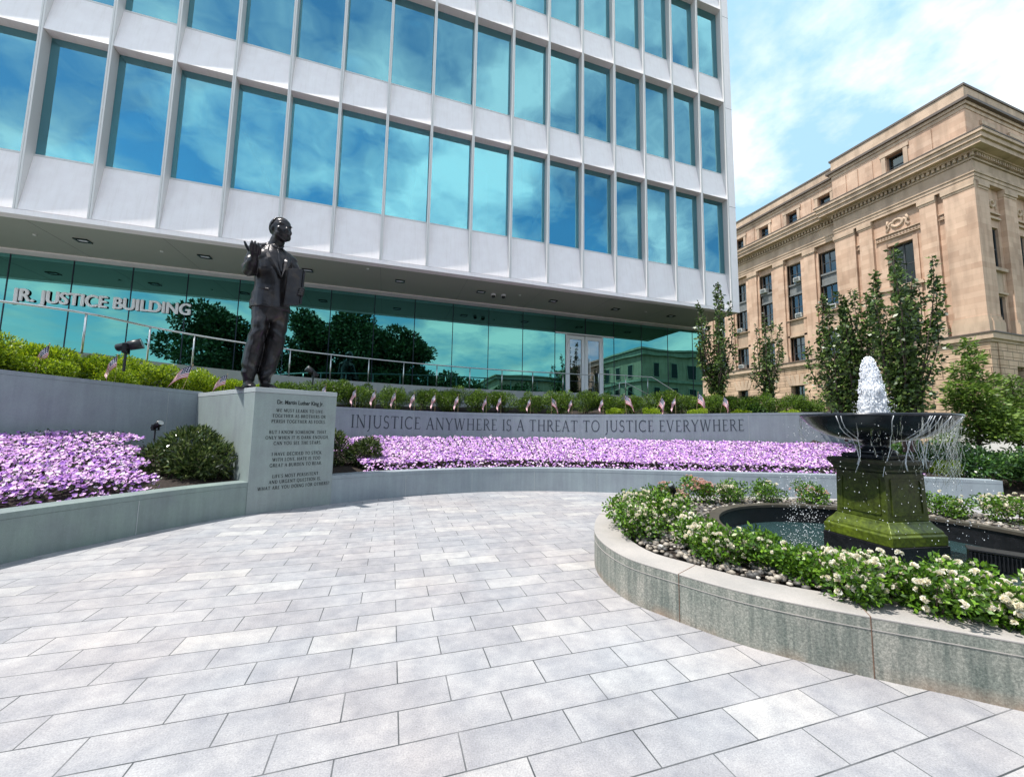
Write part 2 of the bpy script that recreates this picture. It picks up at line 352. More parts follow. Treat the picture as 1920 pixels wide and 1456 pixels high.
def np_mesh(name, V, F, mats, parent=None, smooth=False, mi=None):
    me = bpy.data.meshes.new(name); V = np.asarray(V, np.float32); F = np.asarray(F, np.int32)
    me.vertices.add(len(V)); me.vertices.foreach_set('co', V.ravel())
    k = F.shape[1]; me.loops.add(F.size); me.loops.foreach_set('vertex_index', F.ravel())
    me.polygons.add(len(F)); me.polygons.foreach_set('loop_start', np.arange(0, F.size, k, dtype=np.int32))
    try: me.polygons.foreach_set('loop_total', np.full(len(F), k, np.int32))
    except Exception: pass
    if not isinstance(mats, (list, tuple)): mats = [mats]
    for m in mats: me.materials.append(m)
    if mi is not None: me.polygons.foreach_set('material_index', np.asarray(mi, np.int32))
    me.update(calc_edges=True); me.validate()
    if smooth: me.polygons.foreach_set('use_smooth', np.ones(len(F), bool))
    o = bpy.data.objects.new(name, me); col.objects.link(o)
    if parent: o.parent = parent
    return o
rng = np.random.default_rng(11)
def unit(a): return a / np.maximum(np.linalg.norm(a, axis=1, keepdims=True), 1e-9)
def leaf_quads(P, D, L_, W_, fold=0.15):
    """one pointed leaf per point: base P, direction D, length L_, width W_"""
    n = len(P); D = unit(D); A = unit(np.cross(D, unit(rng.normal(size=(n, 3))))); C = np.cross(D, A)
    L_ = np.broadcast_to(np.asarray(L_, float).reshape(-1, 1), (n, 1)); W_ = np.broadcast_to(np.asarray(W_, float).reshape(-1, 1), (n, 1))
    v0 = P; v1 = P + D * L_ * 0.5 + A * W_ * 0.5 + C * W_ * fold; v2 = P + D * L_; v3 = P + D * L_ * 0.5 - A * W_ * 0.5 + C * W_ * fold
    V = np.stack([v0, v1, v2, v3], 1).reshape(-1, 3); F = np.arange(n * 4).reshape(n, 4)
    return V, F
def sphere_pts(n): return unit(rng.normal(size=(n, 3)))
def cloud(lumps, n, inner=0.55, up=0.35, rnd=0.7):
    """points and directions spread over the shells of ellipsoid lumps (cx,cy,cz,rx,ry,rz)"""
    lumps = np.array(lumps, float); wgt = (lumps[:, 3] * lumps[:, 4] + lumps[:, 4] * lumps[:, 5]); wgt /= wgt.sum()
    idx = rng.choice(len(lumps), n, p=wgt); S = sphere_pts(n); r = inner + (1 - inner) * rng.random((n, 1)) ** 0.6
    q = lumps[idx]; P = q[:, :3] + S * q[:, 3:6] * r
    D = S + np.array([0, 0, up]) + rng.normal(size=(n, 3)) * rnd
    return P, D
def catmull(pts, per=8, closed=False):
    P = [Vector(p) for p in pts]; n = len(P); out_ = []
    rngi = range(n) if closed else range(n - 1)
    for i in rngi:
        p0 = P[(i - 1) % n] if closed or i > 0 else P[0]; p1 = P[i]; p2 = P[(i + 1) % n]
        p3 = P[(i + 2) % n] if closed or i + 2 < n else P[-1]
        for k in range(per):
            t = k / per; out_.append(0.5 * ((2 * p1) + (-p0 + p2) * t + (2 * p0 - 5 * p1 + 4 * p2 - p3) * t * t + (-p0 + 3 * p1 - 3 * p2 + p3) * t ** 3))
    if not closed: out_.append(P[-1].copy())
    return out_
def offset(path, d):
    out_ = []
    for i, p in enumerate(path):
        t = path[min(i + 1, len(path) - 1)] - path[max(i - 1, 0)]; t = Vector((t.x, t.y)).normalized()
        out_.append(Vector((p.x - t.y * d, p.y + t.x * d, p.z if len(p) > 2 else 0)))
    return out_
class Path:
    def __init__(s, pts):
        s.p = [Vector((p[0], p[1], p[2] if len(p) > 2 else 0)) for p in pts]; s.d = [0]
        for a, b in zip(s.p, s.p[1:]): s.d.append(s.d[-1] + hypot(b.x - a.x, b.y - a.y))
    def at(s, t):
        t = max(0, min(s.d[-1] - 1e-6, t)); i = max(0, min(len(s.p) - 2, int(np.searchsorted(s.d, t, side='right')) - 1))
        k = (t - s.d[i]) / max(1e-9, s.d[i + 1] - s.d[i]); a, b = s.p[i], s.p[i + 1]; q = a.lerp(b, k)
        g = Vector((b.x - a.x, b.y - a.y, 0)).normalized(); return q, g, Vector((-g.y, g.x, 0))
    def near(s, x, y):
        best = min(range(len(s.p)), key=lambda i: hypot(s.p[i].x - x, s.p[i].y - y)); return s.d[best]
    def sub(s, a, b, step=0.25):
        n = max(2, int((b - a) / step) + 1); return [s.at(a + (b - a) * i / (n - 1))[0] for i in range(n)]
def strip_wall(mb, path, thick, z0, ztop, mi=0, d0=0.0):
    """solid wall following path; front face on the path (offset d0), body behind it"""
    f = offset(path, d0); b = offset(path, d0 + thick); n = len(path); base = len(mb.v)
    for i in range(n):
        zt = ztop(path[i]) if callable(ztop) else ztop; zb = z0(path[i]) if callable(z0) else z0
        mb.v += [(f[i].x, f[i].y, zb), (f[i].x, f[i].y, zt), (b[i].x, b[i].y, zt), (b[i].x, b[i].y, zb)]
    for i in range(n - 1):
        a, c = base + i * 4, base + i * 4 + 4
        for k in range(4):
            mb.f.append((a + k, c + k, c + (k + 1) % 4, a + (k + 1) % 4)); mb.m.append(mi)
    mb.f += [(base, base + 1, base + 2, base + 3), tuple(base + (n - 1) * 4 + k for k in (3, 2, 1, 0))]; mb.m += [mi, mi]
    return mb

# ------------------------------------------------------------------ serif lettering made of strokes
def arc(cx, cy, rx, ry, a0, a1, n=10): return [(cx + rx * cos(radians(a0 + (a1 - a0) * i / n)), cy + ry * sin(radians(a0 + (a1 - a0) * i / n))) for i in range(n + 1)]
TK, TN, SR = 0.115, 0.06, 0.045
def st(x0, y0, x1, y1, w_=TK): return ([(x0, y0), (x1, y1)], w_)
def sf(x, y, h=0.12): return ([(x - h, y + (0.022 if y < 0.5 else -0.022)), (x + h, y + (0.022 if y < 0.5 else -0.022))], SR)
GL = {
 'I': (0.36, [st(.18, 0, .18, 1), sf(.18, 0), sf(.18, 1)]),
 'N': (0.92, [st(.16, 0, .16, 1, TN), st(.16, 1, .76, 0), st(.76, 0, .76, 1, TN), sf(.16, 0), sf(.14, 1, .1), sf(.76, 1)]),
 'J': (0.42, [st(.24, 1, .24, .02), (arc(.02, .02, .22, .28, 0, -80), .07), sf(.24, 1)]),
 'U': (0.88, [st(.16, 1, .16, .33), (arc(.43, .33, .27, .31, 180, 360), .085), st(.70, .33, .70, 1, TN), sf(.16, 1), sf(.70, 1, .1)]),
 'S': (0.60, [(arc(.29, .745, .19, .235, 35, 270, 12) , .085), (arc(.29, .255, .21, .255, 90, -145, 12), .085), st(.46, .84, .47, .99, .035), st(.075, .16, .07, .01, .035)]),
 'T': (0.78, [st(.39, 0, .39, 1), ([(.06, .97), (.72, .97)], .06), sf(.39, 0), st(.07, .99, .06, .80, .035), st(.71, .99, .72, .80, .035)]),
 'C': (0.84, [(arc(.47, .5, .38, .48, 48, 312, 18), .095), st(.735, .80, .74, .99, .035)]),
 'E': (0.66, [st(.18, 0, .18, 1), ([(.07, .97), (.56, .97)], .055), ([(.18, .51), (.48, .51)], .055), ([(.07, .03), (.60, .03)], .055), st(.55, .99, .56, .82, .035), st(.58, .01, .62, .2, .035)]),
 'A': (0.86, [st(.12, 0, .43, 1.0, TN), st(.43, 1.0, .74, 0), ([(.22, .36), (.63, .36)], .05), sf(.12, 0, .1), sf(.75, 0, .12)]),
 'Y': (0.80, [st(.10, 1, .40, .46), st(.70, 1, .40, .46, TN), st(.40, .48, .40, 0), sf(.40, 0), sf(.10, 1, .11), sf(.70, 1, .1)]),
 'W': (1.20, [st(.12, 1, .36, 0), st(.36, 0, .60, 1, TN), st(.58, 1, .82, 0), st(.82, 0, 1.06, 1, TN), sf(.12, 1, .11), sf(.58, 1, .11), sf(1.06, 1, .1)]),
 'H': (0.90, [st(.18, 0, .18, 1), st(.72, 0, .72, 1), ([(.18, .51), (.72, .51)], .055), sf(.18, 0), sf(.18, 1), sf(.72, 0), sf(.72, 1)]),
 'R': (0.78, [st(.18, 0, .18, 1), ([(.07, .97), (.34, .97)] , .055), (arc(.34, .74, .24, .23, 90, -90, 10), .09), ([(.18, .51), (.34, .51)], .055), st(.38, .5, .70, 0, .10), sf(.18, 0), sf(.74, 0, .07)]),
 'V': (0.84, [st(.12, 1, .42, 0), st(.42, 0, .72, 1, TN), sf(.12, 1, .11), sf(.72, 1, .1)]),
 'O': (0.94, [(arc(.47, .5, .37, .48, 0, 360, 26), .09)]),
 'D': (0.90, [st(.18, 0, .18, 1), ([(.07, .97), (.38, .97)], .055), (arc(.38, .5, .40, .47, 90, -90, 14), .09), ([(.07, .03), (.38, .03)], .055)]),
 'M': (1.06, [st(.16, 0, .20, 1, TN), st(.20, 1, .53, .06), st(.53, .06, .86, 1, TN), st(.86, 1, .90, 0), sf(.15, 0, .1), sf(.90, 0)]),
 'L': (0.64, [st(.18, 0, .18, 1), ([(.07, .03), (.56, .03)], .055), st(.55, .01, .59, .22, .035), sf(.18, 1)]),
 'G': (0.90, [(arc(.47, .5, .38, .48, 48, 318, 18), .095), st(.74, .02, .74, .42, .11), sf(.73, .44, .12), st(.735, .80, .74, .99, .035)]),
 'B': (0.74, [st(.18, 0, .18, 1), ([(.07, .97), (.36, .97)], .055), (arc(.36, .745, .20, .225, 90, -90, 10), .09), ([(.18, .52), (.36, .52)], .05), (arc(.36, .275, .25, .245, 90, -90, 10), .09), ([(.07, .03), (.36, .03)], .055)]),
 'K': (0.84, [st(.18, 0, .18, 1), st(.20, .45, .66, 1, TN), st(.32, .58, .72, 0), sf(.18, 0), sf(.18, 1), sf(.66, 1, .1), sf(.74, 0, .08)]),
 'P': (0.70, [st(.18, 0, .18, 1), ([(.07, .97), (.34, .97)], .055), (arc(.34, .72, .25, .25, 90, -90, 10), .09), ([(.18, .47), (.34, .47)], .055), sf(.18, 0)]),
 'F': (0.62, [st(.18, 0, .18, 1), ([(.07, .97), (.54, .97)], .055), ([(.18, .50), (.46, .50)], .055), st(.53, .99, .54, .82, .035), sf(.18, 0)]),
 'Q': (0.94, [(arc(.47, .5, .37, .48, 0, 360, 26), .09), st(.50, .04, .86, -.2, .09)]),
 '.': (0.26, [([(.12, 0.0), (.12, .12)], .12)]),
 ',': (0.26, [([(.14, .10), (.08, -.14)], .09)]),
 "'": (0.22, [([(.11, 1.0), (.08, .78)], .08)]),
 '?': (0.56, [(arc(.27, .76, .19, .22, 160, -60, 10), .085), st(.33, .55, .27, .28, .08), ([(.27, 0.0), (.27, .12)], .12)]),
 ' ': (0.34, []),
}
def text_width(s, cap, track=0.03): return sum(GL[c][0] + track for c in s) * cap
def lay_text(mb, s, cap, u0, v0, fmap, track=0.03, bold=1.0, sx=1.0, depth=0.0):
    """adds the glyph strokes as thin quads through fmap(u, v, lift)"""
    u = u0; k = 0
    for ch in s:
        wd, strokes = GL[ch]
        for pts, wdt in strokes:
            wdt = wdt * bold; k += 1; lift = 0.0025 + 0.00035 * (k % 5)
            for (x0, y0), (x1, y1) in zip(pts, pts[1:]):
                dx, dy = x1 - x0, y1 - y0; l_ = hypot(dx, dy) or 1; nx, ny = -dy / l_ * wdt / 2, dx / l_ * wdt / 2
                ex, ey = (dx / l_ * 0.01, dy / l_ * 0.01) if len(pts) > 2 else (0, 0)
                q = [(x0 - nx - ex, y0 - ny - ey), (x1 - nx + ex, y1 - ny + ey), (x1 + nx + ex, y1 + ny + ey), (x0 + nx - ex, y0 + ny - ey)]
                vs = [tuple(fmap(u + a * cap * sx, v0 + b * cap, lift)) for a, b in q]
                mb.add(vs, [(0, 1, 2, 3)])
        u += (wd + track) * cap * sx
    return u

# ------------------------------------------------------------------ setting: ground and paving
g = MB().box(-160, 160, -160, 160, -0.6, -0.004).build('ground', M['ground']); tag(g, kind='structure')
pav = MB().add([(-30, -20, 0), (14.2, -20, 0), (14.2, 14, 0), (-30, 14, 0)], [(0, 1, 2, 3)]).build('plaza_paving', M['paving']); tag(pav, kind='structure')
rd = MB().add([(-150, -24, 0.002), (150, -24, 0.002), (150, -36, 0.002), (-150, -36, 0.002)], [(0, 3, 2, 1)]).build('road', M['asphalt']); tag(rd, kind='structure')

# ------------------------------------------------------------------ low seat wall and tall retaining walls (curved in plan)
Lpts = [(-4.55, -0.6), (-4.88, 0.8), (-4.95, 2.2), (-4.72, 3.9), (-4.05, 5.65), (-3.4, 6.62), (-2.85, 7.3), (-2.21, 7.86), (-1.6, 8.22), (-0.97, 8.50), (0.0, 8.88), (0.96, 9.10), (2.22, 9.2),
        (3.5, 9.07), (4.78, 8.68), (6.36, 7.98), (8.2, 7.25), (10.1, 6.55), (11.84, 5.72), (13.15, 4.95)]
low = Path(catmull(Lpts, 8))
LW = 0.55                                  # seat wall height
sPL, sPR = low.near(-2.21, 7.86), low.near(-0.97, 8.50)
upp = Path(offset(low.p, 3.15))
def rad(p, q, k): return (p[0] + (q[0] - p[0]) * k, p[1] + (q[1] - p[1]) * k)
a0, _, n0 = low.at(sPL); a1, _, n1 = low.at(sPR)
PED = [(a0.x, a0.y), (a1.x, a1.y), (a1.x + n1.x * 3.15, a1.y + n1.y * 3.15), (a0.x + n0.x * 3.15, a0.y + n0.y * 3.15)]
PT = 2.2
def utop(p):      # the tall wall steps up slightly towards both ends
    s = upp.near(p.x, p.y); sm = upp.near(2.5, 12.3)
    d = s - sm
    return 2.0 + (0.0035 * d * d if d > 0 else 0.0062 * d * d) if abs(d) < 9 else (2.0 + 0.0035 * 81 if d > 0 else 2.0 + 0.0062 * 81 * 0.78)
def utop(p):
    pts = [(-6.6, 2.40), (-5.2, 2.32), (-4.0, 2.24), (-1.4, 2.04), (2, 1.99), (6, 2.0), (9, 2.06), (11.5, 2.14), (14, 2.2)]
    x = p.x
    for (x0, z0), (x1, z1) in zip(pts, pts[1:]):
        if x <= x1: return z0 + (z1 - z0) * max(0, (x - x0)) / (x1 - x0)
    return 2.2
def wall_thing(name, path, s0, s1, thick, ztop, mat, label, cat, panel, capm, group=None, endcap=False):
    pp = path.sub(s0, s1, 0.2)
    o = strip_wall(MB(), pp, thick, 0.0, (lambda p: (ztop(p) if callable(ztop) else ztop) - 0.075)).build(name, mat, None)
    tag(o, label, cat, group)
    c = strip_wall(MB(), pp, thick + 0.006, lambda p: (ztop(p) if callable(ztop) else ztop) - 0.072, ztop, d0=-0.003).build('coping', capm, o)
    jm = MB(); s = s0 + panel
    while s < s1 - 0.2:
        q, g_, n_ = path.at(s); zt = ztop(q) if callable(ztop) else ztop
        jm.obox((q.x - n_.x * 0.0035, q.y - n_.y * 0.0035, zt / 2 - 0.04), g_ * 0.0035, n_ * 0.002, Vector((0, 0, zt / 2 - 0.045)))
        s += panel
    if len(jm.v): jm.build('joint', M['joint'], o)
    return o
wall_thing('seat_wall', low, 0.3, sPL + 0.01, 0.34, LW, M['low_granite'], 'low curved granite seat wall left of the statue pedestal, in front of lilac flowers', 'low wall', 1.9, M['low_granite'])
wall_thing('seat_wall', low, sPR - 0.01, low.d[-1], 0.34, LW, M['blue_granite'], 'long low curved granite wall below the lilac flowers, right of the pedestal', 'low wall', 1.55, M['blue_granite'])
wall_thing('retaining_wall', upp, 1.0, upp.near(*PED[3]) + 0.12, 0.3, utop, M['blue_granite'], 'tall plain blue grey granite wall behind the flowers left of the pedestal', 'retaining wall', 2.9, M['blue_granite'])
tw = wall_thing('inscribed_wall', upp, upp.near(*PED[2]), upp.near(14.0, 8.3), 0.3, utop, M['blue_granite'], 'long curved granite wall carved with INJUSTICE ANYWHERE IS A THREAT TO JUSTICE EVERYWHERE', 'inscribed wall', 1.55, M['blue_granite'])
# the carved sentence
txt = 'INJUSTICE ANYWHERE IS A THREAT TO JUSTICE EVERYWHERE'
def near_ray(path, px_dir):   # arc length where the wall crosses a bearing seen from the middle of the plaza
    return min(range(len(path.p)), key=lambda i: abs(atan2(path.p[i].x, path.p[i].y) - px_dir))
sA = upp.d[near_ray(upp, atan2(-0.95, 11.92))]; sB = upp.d[near_ray(upp, atan2(10.03, 8.56))]
CAP = 0.37
nat = text_width(txt, CAP, 0.07); sxx = (sB - sA) / nat
def fm(u, v, lift):
    q, g_, n_ = upp.at(u); return (q.x - n_.x * (lift + 0.002), q.y - n_.y * (lift + 0.002), v + utop(q) - 0.57 )
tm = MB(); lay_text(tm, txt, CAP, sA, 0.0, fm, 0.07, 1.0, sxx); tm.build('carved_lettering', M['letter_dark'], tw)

# pedestal: a wedge of granite that runs back between the two walls
ped = empty('statue_pedestal', ((a0.x + a1.x) / 2, (a0.y + a1.y) / 2, 0))
tag(ped, 'tall granite pedestal carved with quotations, carrying the bronze statue', 'pedestal')
def rel(p, z): return (p[0] - ped.location.x, p[1] - ped.location.y, z)
cx_, cy_ = sum(p[0] for p in PED) / 4, sum(p[1] for p in PED) / 4
def grow(poly, k): 
    out_ = []
    for p in poly:
        d = Vector((p[0] - cx_, p[1] - cy_)); d = d * (1 + k / d.length); out_.append((cx_ + d.x, cy_ + d.y))
    return out_
PB = grow(PED, 0.012)
MB().prism([rel(p, 0)[:2] for p in PB], 0, PT - 0.09).build('shaft', M['ped_granite'], ped, bevel=0.004)
MB().prism([rel(p, 0)[:2] for p in grow(PED, 0.02)], PT - 0.087, PT).build('cap_slab', M['light_granite'], ped, bevel=0.006)
fv = Vector((PB[1][0] - PB[0][0], PB[1][1] - PB[0][1], 0)); FW = fv.length; fu = fv.normalized(); fn = Vector((fu.y, -fu.x, 0))
def fp(u, v, lift): return (PB[0][0] + fu.x * u + fn.x * (lift + 0.002) - ped.location.x, PB[0][1] + fu.y * u + fn.y * (lift + 0.002) - ped.location.y, v)
pm = MB(); lines = [['WE MUST LEARN TO LIVE', 'TOGETHER AS BROTHERS OR', 'PERISH TOGETHER AS FOOLS.'], ['BUT I KNOW SOMEHOW, THAT', 'ONLY WHEN IT IS DARK ENOUGH,', 'CAN YOU SEE THE STARS.'],
    ['I HAVE DECIDED TO STICK', 'WITH LOVE. HATE IS TOO', 'GREAT A BURDEN TO BEAR.'], ["LIFE'S MOST PERSISTENT", 'AND URGENT QUESTION IS,', 'WHAT ARE YOU DOING FOR OTHERS?']]
vz = 1.775; cap = 0.058
for blk in lines:
    for ln in blk:
        wd = text_width(ln, cap, 0.08) * 0.86; lay_text(pm, ln, cap, FW * 0.535 - wd / 2, vz, fp, 0.08, 1.5, 0.86); vz -= 0.1
    vz -= 0.095
pm.build('carved_quotations', M['letter_black'], ped)
def font_text(name, body, size, mat, origin, ux, nrm, ext=0.004, bold=0.0, align='CENTER', parent=None, width=None):
    cu = bpy.data.curves.new(name, 'FONT'); cu.body = body; cu.size = size; cu.extrude = ext; cu.offset = bold; cu.align_x = align
    tmp = bpy.data.objects.new(name + '_tmp', cu); col.objects.link(tmp)
    dg = bpy.context.evaluated_depsgraph_get(); me = bpy.data.meshes.new_from_object(tmp.evaluated_get(dg))
    bpy.data.objects.remove(tmp); me.materials.clear(); me.materials.append(mat)
    o = bpy.data.objects.new(name, me); col.objects.link(o); me.name = name
    xs = [v.co.x for v in me.vertices]; sc = (width / (max(xs) - min(xs))) if width else 1.0
    z = Vector((0, 0, 1)); X = Vector(ux).normalized(); Nn = Vector(nrm).normalized()
    for v in me.vertices:
        c_ = v.co.copy(); q = Vector(origin) + X * c_.x * sc + z * c_.y + Nn * (c_.z + ext); v.co = q
    if parent: o.parent = parent
    return o
ti = font_text('carved_name', 'Dr. Martin Luther King Jr.', 0.105, M['letter_black'], fp(FW * 0.535, 1.92, 0.0), fu, fn, 0.002, 0.0015, parent=ped, width=0.80)
pn = MB()
for k, (u_, v0, v1) in enumerate([(0.006, 0.0, PT - 0.095)]):
    pass

# beds of soil between the walls (rising to the back) and behind the tall wall
def soil_between(name, pa, pb, za, zb, s0, s1, da=0.0, db=0.0):
    n = 60; mb = MB(); K = 5
    for i in range(n + 1):
        s = s0 + (s1 - s0) * i / n; A, g_, nn = pa.at(s); 
        for k in range(K + 1):
            t = k / K; d = da + (db - da) * t; z = za + (zb - za) * t
            mb.v.append((A.x + nn.x * d, A.y + nn.y * d, z + 0.03 * sin(s * 5 + k * 2)))
    for i in range(n):
        for k in range(K):
            a = i * (K + 1) + k; mb.f.append((a, a + K + 1, a + K + 2, a + 1)); mb.m.append(0)
    o = mb.build(name, M['soil'], None, smooth=True); tag(o, kind='structure'); return o
soil_between('flower_bed_soil', low, upp, 0.47, 0.95, 0.3, low.d[-1] - 0.2, 0.3, 3.2)
soil_between('hedge_bank_soil', low, upp, 1.86, 2.35, 0.3, low.d[-1] - 0.2, 3.35, 6.2)
# ------------------------------------------------------------------ modern office building with a glazed lobby
FY, GY, LY = 13.31, 13.60, 16.6            # fin front, window glass, lobby glass
XR = 15.28; FX = [13.32 - 1.526 * k for k in range(-1, 20)]; FX[0] = 14.86
ZB = [7.08, 12.35, 17.30, 22.25, 27.2]; SILL = [8.80, 13.78, 18.74, 23.70]
mb_root = empty('office_building', (0, FY, 0)); tag(mb_root, 'modern white office building with folded panels, tall blue windows and a glazed lobby', 'building')
def bp(mb, name, mat, parent=None, **k):
    for i, v in enumerate(mb.v): mb.v[i] = (v[0], v[1] - FY, v[2])
    return mb.build(name, mat, parent or mb_root, **k)
XL = FX[-1] - 0.2; prs = random.Random(21)
# floor slabs, ceilings and rear mass
bp(MB().box(XL, XR - 0.3, 22.5, 40, 3.0, 29).box(XL, XL + 0.3, 13.7, 22.5, 7.0, 29).box(XR - 0.5, XR - 0.2, 13.8, 40, 7.0, 29), 'wall', M['white_panel'])
for i in range(5):
    bp(MB().box(XL, XR - 0.52, GY + 0.12, 22.45, ZB[i] - 0.02, (ZB[i] + 1.2) if i < 4 else 28.9), 'floor_slab', M['interior'])
bp(MB().box(XL, XR + 0.0, FY + 0.0, 39.9, 29.0, 29.4), 'roof', M['white_panel'])
for i in range(4):
    mb = MB()
    for x in (10.9, 3.4, -4.0, -11.5): mb.box(x - 0.3, x + 0.3, 15.2, 15.8, ZB[i] + 1.2, ZB[i + 1] - 0.02)
    bp(mb, 'column', M['interior'])
    for x in ((-6.2, 5.0, 12.4), (-10.6, 1.9, 9.2), (-3.2, 8.0), (-8, 3))[i]: bp(MB().box(x - 0.22, x + 0.22, 13.85, 14.25, ZB[i] + 1.2, ZB[i + 1] - 0.02), 'column', M['interior'])
    for x in (11.9, -1.2 + i): bp(MB().box(x - 1.0, x + 1.0, 14.6, 14.65, ZB[i] + 1.2, ZB[i] + 2.5), 'partition', M['interior'])
    lm = MB(); 
    for x in np.arange(XL + 1, XR - 1.5, 3.1): lm.box(x, x + 0.12, 15.9, 19.5, ZB[i + 1] - 0.06, ZB[i + 1] - 0.021)
    bp(lm, 'ceiling_track', M['dark_metal'])
# corner strip and lower fascia
bp(MB().box(14.905, XR, FY - 0.01, FY + 0.55, 6.93, 29.0), 'corner_panel', M['white_panel'], bevel=0.01)
bp(MB().box(14.899, XR + 0.001, FY - 0.013, FY - 0.008, 17.0, 17.012).box(14.899, XR + 0.001, FY - 0.013, FY - 0.008, 12.0, 12.012).box(14.899, XR + 0.001, FY - 0.013, FY - 0.008, 21.9, 21.912), 'panel_joint', M['dark_metal'])
bp(MB().box(XL, 14.90, FY - 0.004, FY + 0.3, 6.93, 7.065), 'fascia', M['white_panel'])
bp(MB().box(XL, XR, FY + 0.302, LY - 0.42, 6.94, 7.04), 'soffit', M['soffit'])
bp(MB().box(XL, XR + 1.0, LY - 0.418, LY + 0.25, 6.90, 7.04), 'soffit_border', M['white_panel'])
sj = MB()
for k in range(0, 19, 2): sj.box(FX[k] - 0.004, FX[k] + 0.004, FY + 0.31, LY - 0.43, 6.936, 6.9385)
bp(sj, 'soffit_joint', M['interior_dark'])
# fins (full height blades), sloping spandrel panels and windows
for k, x in enumerate(FX):
    bp(MB().box(x - 0.045, x - 0.004, FY - 0.008, GY + 0.05, 7.07, 28.95).box(x + 0.004, x + 0.045, FY - 0.008, GY + 0.05, 7.07, 28.95).box(x - 0.0038, x + 0.0038, FY + 0.012, GY + 0.04, 7.07, 28.95), 'fin', M['fin'])
for r in range(4):
    zb, zs, zt = ZB[r], SILL[r], ZB[r + 1]
    for k in range(len(FX) - 1):
        xr_, xl_ = FX[k] - 0.047, FX[k + 1] + 0.047
        if xr_ - xl_ < 0.3: continue
        # folded panel: lower edge stands proud, upper edge slopes back to the window sill
        m_ = MB().add([(xl_, FY + 0.006, zb), (xr_, FY + 0.006, zb), (xr_, GY - 0.03, zs - 0.05), (xl_, GY - 0.03, zs - 0.05),
                       (xl_, GY + 0.08, zb), (xr_, GY + 0.08, zb), (xr_, GY + 0.08, zs - 0.05), (xl_, GY + 0.08, zs - 0.05)],
                      [(0, 1, 2, 3), (4, 7, 6, 5), (0, 4, 5, 1), (3, 2, 6, 7), (0, 3, 7, 4), (1, 5, 6, 2)])
        bp(m_, 'spandrel_panel', M['white_panel'])
        gm_ = MB().box(xl_ + 0.002, xr_ - 0.002, GY, GY + 0.012, zs + 0.006, zt - 0.003); ta, tb2 = prs.gauss(0, 0.005), prs.gauss(0, 0.0035)
        gm_.v = [(x, y + 0.004 + max(-0.0035, min(0.0035, ta * 0.5 * (x - (xl_ + xr_) / 2))) + max(-0.005, min(0.005, tb2 * (z - (zs + zt) / 2) * 0.6)), z) for x, y, z in gm_.v]
        gl = bp(gm_, 'window', M['upper_glass'])
        if prs.random() < 0.22: MB().box(xl_ + 0.06, xr_ - 0.06, GY + 0.10 - FY, GY + 0.105 - FY, zt - 0.1 - prs.choice([0.5, 0.9, 1.6, 0.5]), zt - 0.1).build('blind', M['interior'], gl)
        MB().box(xl_ - 0.0, xr_, GY - 0.035 - FY, GY + 0.045 - FY, zs - 0.046, zs + 0.004).build('sill', M['fin'], gl)
        MB().box(xl_ + 0.003, xr_ - 0.003, GY + 0.022 - FY, GY + 0.07 - FY, zt - 0.10, zt - 0.004).box(xl_ + 0.003, xl_ + 0.05, GY + 0.022 - FY, GY + 0.07 - FY, zs + 0.008, zt - 0.102).box(xr_ - 0.05, xr_ - 0.003, GY + 0.022 - FY, GY + 0.07 - FY, zs + 0.008, zt - 0.102).build('frame', M['dark_metal'], gl)
# lobby: floor, glass, mullions, doors
bp(MB().box(XL, 16.2, 16.75, 39.5, 0.0, 3.06), 'lobby_floor', M['podium'])
bp(MB().box(XL, 16.0, 22.2, 22.4, 3.06, 6.89), 'lobby_wall', M['interior_dark'])
LX = [-18.3, -16.7, -15.1, -13.48, -11.86, -10.26, -8.66, -7.06, -5.45, -3.88, -2.3, -0.65, 0.97, 2.6, 4.22, 5.86, 7.49]
LX2 = [10.72, 12.35, 13.99, 15.62, 16.26]
for a, b in list(zip(LX, LX[1:])) + list(zip(LX2, LX2[1:])):
    bp(MB().box(a + 0.016, b - 0.016, LY, LY + 0.02, 3.0, 6.89), 'lobby_glass_panel', M['lobby_glass'])
bp(MB().box(16.245, 16.265, LY + 0.02, 24, 3.0, 6.89), 'lobby_side_glass', M['lobby_glass'])
for x in LX + LX2[:-1]:
    bp(MB().box(x - 0.014, x + 0.014, LY - 0.012, LY + 0.12, 3.0, 6.89), 'mullion', M['mullion'])
